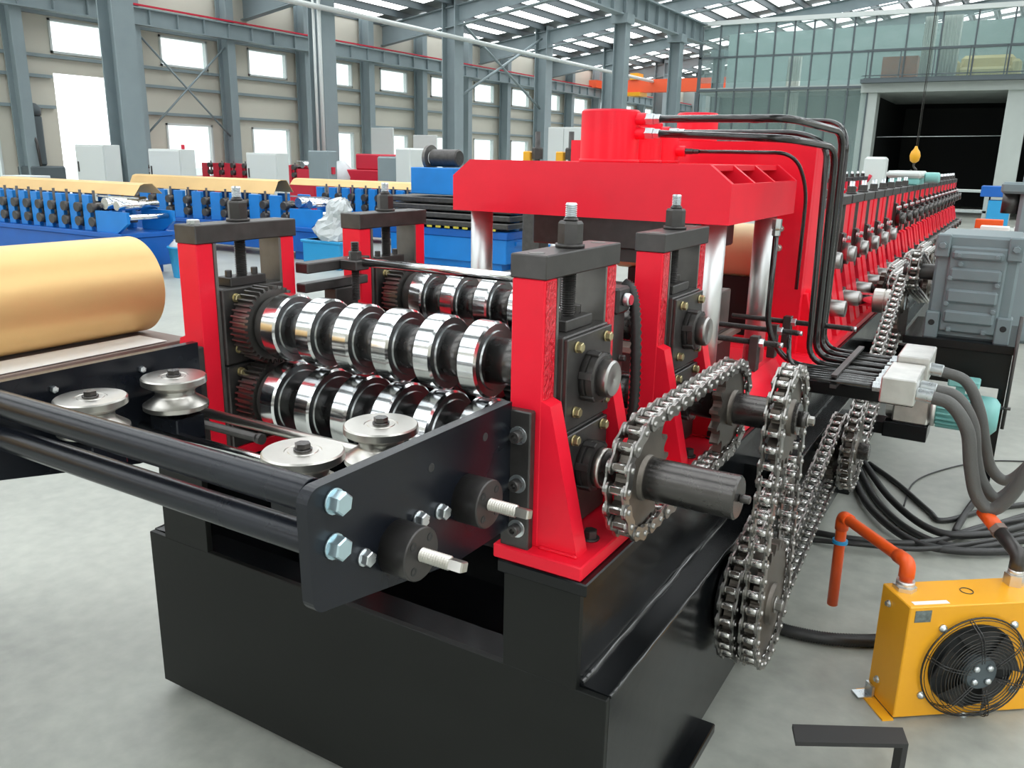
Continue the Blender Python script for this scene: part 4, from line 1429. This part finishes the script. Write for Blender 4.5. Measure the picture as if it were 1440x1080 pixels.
guard = part('fan_guard', MB().tube([(FC[0] + fan_r * 1.04 * cos(2 * pi * i / 48), -.012, FC[1] + fan_r * 1.04 * sin(2 * pi * i / 48)) for i in range(49)], .0028, 6), 'pipe', t)
for k in range(12):
    rr = .058 + (fan_r - .058) * k / 11
    dy = -.062 + .045 * max(0, (k - 7) / 4) ** 1.6
    part('guard_ring', MB().tube([(FC[0] + rr * cos(2 * pi * i / 40), dy, FC[1] + rr * sin(2 * pi * i / 40)) for i in range(41)], .0014, 5), 'pipe', guard)
for i in range(6):
    a = i * pi / 3 + .75
    for off in (-.035, .035):
        pts = [(FC[0] + rr * cos(a + off * .12 / rr), dy, FC[1] + rr * sin(a + off * .12 / rr)) for rr, dy in ((.045, -.060), (.10, -.065), (.135, -.060), (.152, -.035), (.166, -.010))]
        part('guard_spoke', MB().tube(spline(pts, 4), .0016, 5), 'pipe', guard)
for a in (.86, pi - .86, pi + .55, -.55, -pi / 2):
    part('guard_screw', MB().lathe((FC[0] + .172 * cos(a), 0, FC[1] + .172 * sin(a)), (0, -1, 0), [(0, .012), (.006, .012), (.006, .009), (.012, .007), (.013, 0)], 14), 'zinc', t)
part('rating_plate', MB().box(.018, .068, -.0015, 0, .325, .362), 'greyplate', t)
part('rating_plate', MB().box(CW - .06, CW - .012, -.0015, 0, .325, .362), 'foil', t)
part('paper_label', MB().box(.02, .13, .012, .03, CHH, CHH + .001), 'paper', t)
part('top_ring', MB().tube([(.225 + .018 * cos(2 * pi * i / 24), .075 + .018 * sin(2 * pi * i / 24), CHH + .001) for i in range(25)], .0016, 5), 'oxide', t)
part('inlet_port', MB().cyl((.045, .105, CHH), (.045, .105, CHH + .012), .034, 6, smooth=False).cyl((.045, .105, CHH + .012), (.045, .105, CHH + .03), .026, 20), 'alu', t)
part('outlet_port', MB().cyl((.40, .105, CHH), (.40, .105, CHH + .035), .030, 6, smooth=False).cyl((.40, .105, CHH + .035), (.40, .105, CHH + .05), .022, 20), 'alu', t)
CA = atan2(.257, .327)
CO = Vector((-.112, 2.434, 0))
t.location = CO
t.rotation_euler = (0, 0, CA)


def cool(x, y, z):
    return Matrix.Translation(CO) @ Matrix.Rotation(CA, 4, 'Z') @ Vector((x, y, z))


P1 = cool(.045, .105, .404)
t = thing('orange_pipe', 'orange plastic pipe arching out of the yellow cooler, open end hanging', 'pipe', P1)
P2, P3, P4 = P1 + Vector((0, 0, .055)), Vector((-.385, 2.90, .415)), Vector((-.385, 2.92, .065))
part('pipe', MB().tube(fillet([P1, P2, P3, P4], .035, 6), .0185, 16), 'orange', t)
part('elbow', MB().tube(fillet([P1 + Vector((0, 0, .01)), P2, P2 + (P3 - P2).normalized() * .06], .035, 6), .0225, 16), 'orange', t)
part('elbow', MB().tube(fillet([P3 + (P2 - P3).normalized() * .05, P3, P3 + (P4 - P3).normalized() * .05], .032, 6), .0225, 16), 'orange', t)
pm = P3 + (P4 - P3) * .26
part('tie', MB().ring(pm, pm + Vector((0, 0, -.012)), .026, .0185, 20), 'tub', t)
Q1 = cool(.40, .105, .424)
t = thing('elbow_fitting', 'black elbow with an orange end on the cooler outlet', 'fitting', Q1)
Q2 = Q1 + Vector((0, 0, .045))
Q3 = Q2 + Vector((-.055, .075, .03))
part('elbow', MB().tube(fillet([Q1, Q2, Q3], .025, 5), .022, 14), 'oxide', t)
part('collar', MB().cyl(Q3, Q3 + (Q3 - Q2).normalized() * .02, .026, 6, smooth=False), 'board', t)
part('orange_end', MB().cyl(Q3 + (Q3 - Q2).normalized() * .02, Q3 + (Q3 - Q2).normalized() * .10, .022, 16), 'orange', t)

# black bent bracket standing on the floor
t = thing('steel_bracket', 'matt black bent flat steel bracket standing before the yellow cooler', 'bracket', (-.2, 2.08, 0))
A_, B_, C_, D_ = (-.328, 2.04), (-.303, 1.972), (-.052, 2.122), (-.074, 2.186)
part('top_flange', MB().prism([A_, B_, C_, D_], 'z', .138, .150), 'foil', t)
E_, F_ = (C_[0] - .012, C_[1] - .008), (D_[0] - .012, D_[1] - .008)
part('leg', MB().prism([E_, C_, D_, F_], 'z', 0, .138), 'foil', t)
part('bottom_flange', MB().prism([A_, B_, E_, F_], 'z', 0, .010), 'foil', t)

# hoses and cables on the floor
FH = [
    ('black cable bundled at the frame, sweeping past the hanging orange pipe', [(1203, 655), (1235, 712), (1290, 757), (1360, 775), (1450, 762)], .016),
    ('lowest black hose of the floor bundle behind the orange pipe', [(1196, 668), (1222, 722), (1278, 768), (1350, 784), (1450, 780)], .017),
    ('black hose crossing the top of the floor bundle', [(1210, 648), (1250, 712), (1310, 758), (1380, 764), (1450, 742)], .017),
    ('loose black hose arching apart from the floor bundle', [(1222, 655), (1262, 684), (1305, 722), (1326, 736), (1390, 720), (1450, 712)], .013),
    ('straight black cable on the floor behind the hanging orange pipe', [(1140, 752), (1200, 766), (1280, 772), (1350, 760), (1450, 726)], .014),
    ('thin black cable lying nearest to the yellow cooler', [(1135, 762), (1205, 776), (1290, 783), (1370, 774), (1450, 752)], .011),
    ('black hose looping beneath the sagging grey hoses', [(1372, 705), (1352, 735), (1345, 755), (1385, 745), (1450, 733)], .016),
    ('thin wire curling across the bare floor beneath the teal motor', [(1270, 715), (1285, 680), (1325, 662), (1385, 650), (1450, 650)], .004),
]
for i, (lb, px, r) in enumerate(FH):
    pts = [at_z(x, y, 0) for x, y in px]
    pts = [Vector((p.x, p.y, r + .001 + (.012 * (i % 3) if 0 < k < len(pts) - 1 and r > .005 else 0))) for k, p in enumerate(pts)]
    solo('floor_hose', MB().tube(spline(pts, 9), r, 10), 'hose', lb, 'hose', group='black hoses on the floor')
pts = [at_z(x, y, .024) for x, y in ((1085, 880), (1120, 890), (1165, 898), (1215, 901), (1250, 900))]
solo('corrugated_conduit', MB().tube(spline(pts, 26), .021, 12, rib=.10), 'hose', 'grey-black corrugated conduit on the floor entering behind the yellow cooler', 'conduit')

# ================================================================== BACKGROUND MACHINES
def blue_line(x0, x1, y, n_, label, top=1.02, deck=.56, depth=.75, m1='blue', m2='blue_dark'):
    t = thing('roll_former', label, 'machine', ((x0 + x1) / 2, y, 0), 'blue roll formers across the aisle' if m1 == 'blue' else 'crimson roll formers by the wall')
    part('base', MB().box(x0, x1, y, y + depth, .12, deck - .06, .01).box(x0 + .2, x0 + .5, y + .05, y + depth - .05, 0, .12).box(x1 - .5, x1 - .2, y + .05, y + depth - .05, 0, .12), m2, t)
    part('deck', MB().box(x0 - .02, x1 + .02, y - .03, y + depth + .03, deck - .06, deck, .005), m2, t)
    pitch = (x1 - x0 - .9) / n_
    for k in range(n_):
        x = x0 + .35 + pitch * k
        for yy in (y + .04, y + depth - .10):
            part('side_plate', MB().box(x, x + pitch * .52, yy, yy + .06, deck, top, .006), m1, t)
        part('cap_nut', MB().cyl((x + pitch * .76, y + .07, deck + .05), (x + pitch * .76, y + .07, top + .06), .018, 8), 'oxide', t)
        for z in (deck + .12, deck + .30):
            part('bearing', MB().cyl((x + pitch * .76, y - .005, z), (x + pitch * .76, y + .10, z), .062, 14), 'oxide', t)
            part('shaft', MB().cyl((x + pitch * .76, y + .1, z), (x + pitch * .76, y + depth - .1, z), .045, 12), 'shaft', t)
    # entry end: sloped cheek plates with bright rollers
    for yy in (y + .02, y + depth - .06):
        part('cheek_plate', MB().prism([(x1 - .55, deck), (x1 - .12, deck), (x1 + .10, deck + .13), (x1 + .10, deck + .27), (x1 - .55, deck + .27)], 'y', yy, yy + .04), m1, t)
    for x, z, r in ((x1 - .42, deck + .36, .075), (x1 - .18, deck + .34, .06), (x1 + .02, deck + .2, .035)):
        part('entry_roller', MB().cyl((x, y + .08, z), (x, y + depth - .08, z), r, 18), 'chrome', t)
    part('guide_rail', MB().box(x1 - .62, x1 + .22, y + .10, y + .13, deck + .44, deck + .46), 'zinc', t)
    return t


def sheet(x0, x1, y0, y1, z, label, tilt=.06, mt='tan', lean=.16):
    m = MB()
    nn = 8
    vs, fs = [], []
    prof = [(0, 0), (.10, lean), (.16, lean + .02), (y1 - y0 - .14, lean + .02), (y1 - y0, .02)]
    for k, x in enumerate((x0, x1)):
        for a, b in prof:
            vs.append((x, y0 + a, z + b))
        for a, b in prof:
            vs.append((x, y0 + a, z + b - .008))
    p = len(prof)
    for i in range(p - 1):
        fs.append((i, i + 1, 2 * p + i + 1, 2 * p + i))
        fs.append((p + i, 3 * p + i, 3 * p + i + 1, p + i + 1))
    for o in (0, 2 * p):
        for i in range(p - 1):
            q = (o + i, o + p + i, o + p + i + 1, o + i + 1)
            fs.append(q if o == 0 else q[::-1])
    fs += [(0, 2 * p, 3 * p, p), (p - 1, 2 * p - 1, 4 * p - 1, 3 * p - 1)]
    m.add(vs, fs)
    return solo('cover_sheet', m, mt, label, 'sheet', group='tan cover sheets on the blue machines')


blue_line(-14.2, -9.75, 6.6, 12, 'blue roll former in the aisle nearest to the gold coil')
sheet(-13.4, -10.0, 7.0, 7.42, 1.02, 'tan cover sheet on the blue roll former beside the gold coil', lean=.13)
p = at_y(450, 300, 9.4)
blue_line(-14.6, p.x - .1, 9.4, 10, 'blue roll former one row further from the gold coil, under a long tan sheet', deck=.5, top=.95)
sheet(-14.0, -10.3, 9.7, 10.12, .96, 'long tan cover sheet on the second blue roll former', lean=.19)
p0, p1 = at_y(425, 300, 12.0), at_y(610, 300, 12.0)
blue_line(p0.x, p1.x, 12.0, 7, 'small blue roll former beside the blue press with the yellow striped edge', deck=.52, top=.98)
sheet(p0.x - .6, p1.x - .5, 12.3, 12.7, .99, 'narrow tan sheet on the small blue roll former', lean=.10)

# blue shearing press behind the gear-side stands
bx0, bx1, by = -8.35, -6.25, 10.2
t = thing('shear_press', 'blue press with stacked dark beams and a yellow striped edge', 'machine', ((bx0 + bx1) / 2, by, 0))
part('base', MB().box(bx0, bx1, by, by + 1.2, .10, .45, .01).box(bx0 + .1, bx1 - .1, by + .05, by + 1.1, 0, .10), 'blue', t)
part('bed', MB().box(bx0 - .02, bx1 + .02, by - .02, by + 1.2, .45, .56, .01), 'blue_dark', t)
for k in range(4):
    part('beam', MB().box(bx0 - .15, bx1 + .05, by - .05 + .04 * k, by + 1.0, .60 + .105 * k, .68 + .105 * k, .012), 'oxide', t)
for k in range(12):
    part('stripe', MB().box(bx0 + .1 + .16 * k, bx0 + .19 + .16 * k, by - .055, by - .045, .57, .60), 'tape', t)
part('head', MB().box(bx0 + .25, bx0 + 1.05, by + .2, by + .7, 1.03, 1.42, .01), 'blue', t)
part('motor', MB().cyl((bx0 + .45, by + .5, 1.56), (bx0 + .95, by + .5, 1.56), .13, 20, ch=.02), 'oxide', t)
part('flywheel', MB().ring((bx0 + .38, by + .5, 1.56), (bx0 + .43, by + .5, 1.56), .19, .10, 24), 'oxide_light', t)
for k in range(3):
    x = bx1 - .15 + .35 * k
    part('post', MB().box(x, x + .12, by + .3, by + .42, 0, 1.25, .01), 'blue', t)
    part('collar', MB().box(x - .05, x + .17, by + .25, by + .47, .8, .86).box(x - .05, x + .17, by + .25, by + .47, .35, .41), 'blue', t)
part('spindle', MB().cyl((bx1 + .75, by + .2, .0), (bx1 + .75, by + .2, 1.15), .11, 18), 'oxide', t)
part('cross_tie', MB().box(bx1 - .1, bx1 + .75, by + .3, by + .4, 1.0, 1.1), 'blue_dark', t)


def cabinet(x, y, w, d, h, label, lamp=False, rz=0.0):
    t = thing('control_cabinet', label, 'cabinet', (0, 0, 0), 'control cabinets along the aisle')
    part('body', MB().box(-w / 2, w / 2, 0, d, .1, h, .01).box(-w / 2 + .03, w / 2 - .03, .03, d - .03, 0, .1), 'cabinet', t)
    dr = part('door', MB().box(-w / 2 + .015, w / 2 - .015, -.02, 0, .13, h - .03, .006), 'cabinet', t)
    part('lock', MB().box(-w / 2 + .05, -w / 2 + .08, -.03, -.02, h * .68, h * .80), 'oxide', dr)
    if lamp:
        part('beacon', MB().cyl((w / 2 - .1, d / 2, h), (w / 2 - .1, d / 2, h + .09), .035, 12, ch=.01), 'red_far', t)
    t.location = (x, y, 0)
    t.rotation_euler = (0, 0, rz)
    return t


for px, Y, w_, h_, lb, lamp in ((128, 10.6, .72, 1.68, 'pale grey control cabinet standing before the large bright doorway', False),
                                (232, 10.9, .74, 1.62, 'pale grey control cabinet with a small red lamp on top', True),
                                (368, 12.8, .74, 1.58, 'pale grey control cabinet beside the column with two pipes', False),
                                (20, 8.4, .62, 1.12, 'low pale grey control box behind the first blue roll former', False)):
    p = at_y(px, 230, Y)
    cabinet(p.x, p.y, w_, .45, h_, lb, lamp, .25)

# crimson lines further back
pa, pb = at_y(150, 240, 13.6), at_y(345, 240, 15.0)
blue_line(-21 + 2.2, pa.x, 13.2, 7, 'crimson roll former by the wall near the dark green drill', top=1.25, deck=.9, m1='red_far', m2='red_far')
pa, pb = at_y(270, 240, 15.2), at_y(440, 240, 15.2)
blue_line(pa.x, pb.x, 15.2, 8, 'crimson roll former behind the cabinet with the red lamp', top=1.3, deck=.95, m1='red_far', m2='red_far')
pa, pb = at_y(480, 240, 17.0), at_y(545, 240, 17.0)
t = thing('wrapped_machine', 'crimson machine draped with crumpled white plastic', 'machine', (pa.x, 17, 0))
part('body', MB().box(pa.x, pb.x, 17, 18, 0, 1.2, .02), 'red_far', t)
part('head', MB().box(pa.x + .4, pb.x - .35, 17.1, 17.9, 1.2, 1.6, .03), 'red_far', t)
bag = MB()
bag.lathe((pa.x - .1, 17.1, .2), (0, 0, 1), [(0, .3), (.4, .36), (.8, .42), (1.0, .3), (1.2, .1), (1.22, 0)], 20)
part('plastic_wrap', bag, 'wrap', t)

# dark green drill at the far side
p = at_y(48, 240, 11.2)
t = thing('pillar_drill', 'dark green pillar drill standing left of the bright doorway', 'drill', (p.x, p.y, 0))
part('base', MB().box(p.x - .6, p.x + .6, p.y - .4, p.y + .4, 0, 1.2, .03), 'steeldark', t)
part('pillar', MB().box(p.x + .0, p.x + .35, p.y - .15, p.y + .15, 1.2, 2.3, .04), 'steeldark', t)
part('head', MB().lathe((p.x + .17, p.y, 2.3), (0, 0, 1), [(0, .2), (.15, .2), (.25, .12), (.28, 0)], 16), 'steeldark', t)
part('motor_box', MB().box(p.x - .55, p.x - .15, p.y - .2, p.y + .2, 1.2, 1.62, .03), 'steelgreen', t)
part('feed_arm', MB().tube([(p.x + .3, p.y - .2, 2.3), (p.x + .6, p.y - .2, 1.7), (p.x + .65, p.y - .2, 1.2)], .03, 8), 'oxide', t)

# grey milling machine, standing boards, white cabinets
p = at_y(562, 240, 16.0)
t = thing('milling_machine', 'grey-green milling machine standing behind the small blue roll former', 'machine', (p.x, p.y, 0))
part('column', MB().box(p.x - .7, p.x + .2, p.y, p.y + .8, 0, 1.55, .04), 'steelgreen', t)
part('head', MB().box(p.x + .1, p.x + .55, p.y - .3, p.y + .3, .9, 1.75, .04), 'cabinet', t)
part('spindle', MB().cyl((p.x + .33, p.y, .6), (p.x + .33, p.y, .9), .1, 14), 'zinc', t)
part('table', MB().box(p.x - .2, p.x + 1.1, p.y - .4, p.y + .3, .55, .65, .02), 'oxide', t)
for px, Y, h_, lb in ((537, 20.0, 2.35, 'pale board standing upright near the milling machine'), (597, 20.0, 2.15, 'pale slatted board standing beside the milling machine')):
    p = at_y(px, 190, Y)
    t = thing('display_board', lb, 'board', (p.x, p.y, 0))
    part('panel', MB().box(p.x - .42, p.x + .42, p.y, p.y + .05, .9, h_, .01), 'cabinet', t)
    for sx in (-.38, .34):
        part('leg', MB().box(p.x + sx, p.x + sx + .04, p.y, p.y + .05, 0, .9), 'steelgreen', t)
for px, Y, w_, h_, lb in ((733, 19.0, 1.5, 1.5, 'long white cabinet topped with crumpled plastic behind the press beam'),
                          (793, 21.0, 1.0, 2.4, 'tall pale cabinet near the far columns'),
                          (820, 24.0, 1.3, 2.4, 'tall grey cabinet beside the far windows')):
    p = at_y(px, 200, Y)
    t = thing('storage_cabinet', lb, 'cabinet', (p.x, p.y, 0), 'cabinets far down the hall')
    part('body', MB().box(p.x - w_ / 2, p.x + w_ / 2, p.y, p.y + .6, 0, h_, .01), 'cabinet', t)
    part('door', MB().box(p.x - w_ / 2 + .02, p.x - .01, p.y - .02, p.y, .08, h_ - .04), 'cabinet', t)
    part('door', MB().box(p.x + .01, p.x + w_ / 2 - .02, p.y - .02, p.y, .08, h_ - .04), 'cabinet', t)
p = at_y(447, 230, 14.2)
t = thing('switch_box', 'grey-green switch box on the column with two pipes', 'box', (p.x, p.y, 0))
part('box', MB().box(p.x - .3, p.x + .3, p.y, p.y + .3, 1.0, 1.65, .02), 'steelgreen', t)
part('stand', MB().box(p.x - .1, p.x + .1, p.y + .1, p.y + .2, 0, 1.0), 'steelgreen', t)
part('handle', MB().box(p.x + .3, p.x + .33, p.y + .1, p.y + .2, 1.15, 1.3), 'red_far', t)


def tub(px, py, lb, wrap):
    p = at_z(px, py, 0)
    t = thing('plastic_tub', lb, 'tub', (p.x, p.y, 0), 'light blue plastic tubs')
    part('tub', MB().lathe((p.x, p.y, 0), (0, 0, 1), [(0, 0), (0, .17), (0, .17), (.38, .21), (.38, .225), (.40, .225), (.40, .20), (.05, .165), (.05, 0)], 28, cap=False), 'tub', t)
    return p


p = tub(264, 389, 'light blue plastic tub behind the stand next to the gold coil', True)
solo('plastic_bag', MB().lathe((p.x, p.y, .36), (0, 0, 1), [(0, .19), (.05, .2), (.12, .13), (.17, .05), (.18, 0)], 18), 'wrap', 'small clear plastic bag filling the tub near the gold coil', 'bag')
p = at_z(452, 378, 0)
t = thing('plastic_crate', 'light blue plastic crate behind the second gear-side stand', 'crate', (p.x, p.y, 0))
part('box', MB().box(p.x - .36, p.x + .36, p.y, p.y + .5, .0, .40, .02), 'tub', t)
part('rim', MB().box(p.x - .38, p.x + .38, p.y - .02, p.y + .52, .36, .40, .01), 'tub', t)
bag = MB()
prof = [(0, .20), (.05, .25), (.10, .27), (.17, .26), (.24, .22), (.31, .17), (.38, .155), (.45, .165), (.52, .17), (.58, .12), (.62, .05), (.63, 0)]
bag.lathe((p.x + .02, p.y + .2, .405), (.42, 0, 1), prof, 30, smooth=False)
rnd = random.Random(3)
for v in bag.v[30:]:
    v += Vector((rnd.uniform(-.028, .028), rnd.uniform(-.028, .028), rnd.uniform(-.018, .018)))
solo('plastic_bag', bag, 'wrap', 'large crumpled clear plastic bag heaped on the blue crate', 'bag')

# small adjusting spindles standing on the machine seen over the press beam
for px, lb in ((756, 'dark adjusting spindle with a yellow block showing above the press beam, beside the white cabinet'), (803, 'dark adjusting spindle with a yellow block showing above the press beam, beside the red cylinder')):
    p = at_y(px, 210, 8.0)
    t = thing('adjusting_spindle', lb, 'spindle', (p.x, p.y, 0), 'spindles of the machine behind the press')
    part('rod', MB().cyl((p.x, p.y, 1.2), (p.x, p.y, 1.86), .028, 12), 'oxide', t)
    part('nut', MB().hexa((p.x, p.y, 1.58), (p.x, p.y, 1.70), .10), 'oxide', t)
    part('yellow_block', MB().box(p.x - .16, p.x - .07, p.y - .04, p.y + .04, 1.55, 1.66, .01), 'hookyellow', t)
    part('support', MB().box(p.x - .12, p.x + .12, p.y - .1, p.y + .1, 0, 1.45, .02), 'oxide', t)

# ------------------------------------------------------------------ clutter beyond the gearbox
t = thing('metal_shelf', 'grey metal shelf rack in front of the dark store', 'shelf', (-1.0, 18.0, 0))
pa, pb = at_y(1352, 262, 18.0), at_y(1392, 262, 18.0)
for z in (.35, .75, 1.12):
    part('shelf_board', MB().box(pa.x - .4, pb.x, 18, 18.5, z, z + .04), 'conc_paint', t)
for x in (pa.x - .4, pb.x - .06):
    for y in (18.0, 18.44):
        part('post', MB().box(x, x + .06, y, y + .06, 0, 1.16), 'conc_paint', t)
p = at_y(1408, 275, 17.0)
t = thing('stacked_crates', 'blue crate carrying a darker blue lid beside the shelf rack', 'crate', (p.x, 17, 0))
part('crate', MB().box(p.x - .18, p.x + .16, 17, 17.5, .55, 1.02, .01), 'tub', t)
part('lid', MB().box(p.x - .32, p.x + .14, 16.98, 17.5, 1.08, 1.26, .01), 'blue_dark', t)
part('stand', MB().box(p.x - .16, p.x + .14, 17.05, 17.45, 0, .55), 'oxide', t)
p = at_y(1405, 318, 10.5)
t = thing('workbench', 'low bench spread with white papers behind the grey gearbox', 'bench', (p.x, 10.5, 0))
p.x = max(p.x, -.05)
part('top', MB().box(p.x - .45, p.x + .55, 10.3, 11.6, .84, .90, .01), 'conc_paint', t)
for x in (p.x - .4, p.x + .42):
    for y in (10.35, 11.5):
        part('leg', MB().box(x, x + .06, y, y + .06, 0, .84), 'steelgreen', t)
for i, (dx, dy, h_, m_, lb) in enumerate(((-.22, .35, .06, 'paper', 'white stack of papers on the low bench, beside the orange box'), (.10, .55, .05, 'paper', 'thin white paper pile on the low bench, next to the cream box'),
                                          (-.30, .9, .10, 'orange', 'small orange box on the low bench'), (.30, .85, .16, 'cream', 'cream box on the low bench'))):
    solo('bench_box', MB().box(p.x + dx - .14, p.x + dx + .14, 10.4 + dy - .1, 10.4 + dy + .1, .90, .90 + h_, .005), m_, lb, 'box')
p = at_y(1434, 260, 9.0)
t = thing('machine_column', 'grey-green machine column with a jutting head at the hall side', 'machine', (p.x, 9, 0))
part('column', MB().box(p.x + .02, p.x + .5, 9, 9.5, 0, 1.58, .03), 'steelgreen', t)
part('head', MB().box(p.x - .14, p.x + .4, 8.95, 9.3, 1.36, 1.46, .02), 'gearbox', t)
part('spindle', MB().cyl((p.x - .05, 9.1, 1.18), (p.x - .05, 9.1, 1.36), .07, 16), 'oxide', t)

p = at_y(1228, 235, 21.0)
t = thing('tool_grinder', 'small pale grey machine on a stand beside the dark store pillar', 'machine', (p.x, 21, 0))
part('stand', MB().box(p.x - .30, p.x + .30, 21, 21.5, 0, .95, .02), 'conc_paint', t)
part('head', MB().box(p.x - .22, p.x + .25, 21.05, 21.45, .95, 1.75, .05), 'cabinet', t)
part('handle', MB().cyl((p.x - .1, 20.95, 1.2), (p.x - .02, 20.95, 1.35), .04, 10), 'red_far', t)
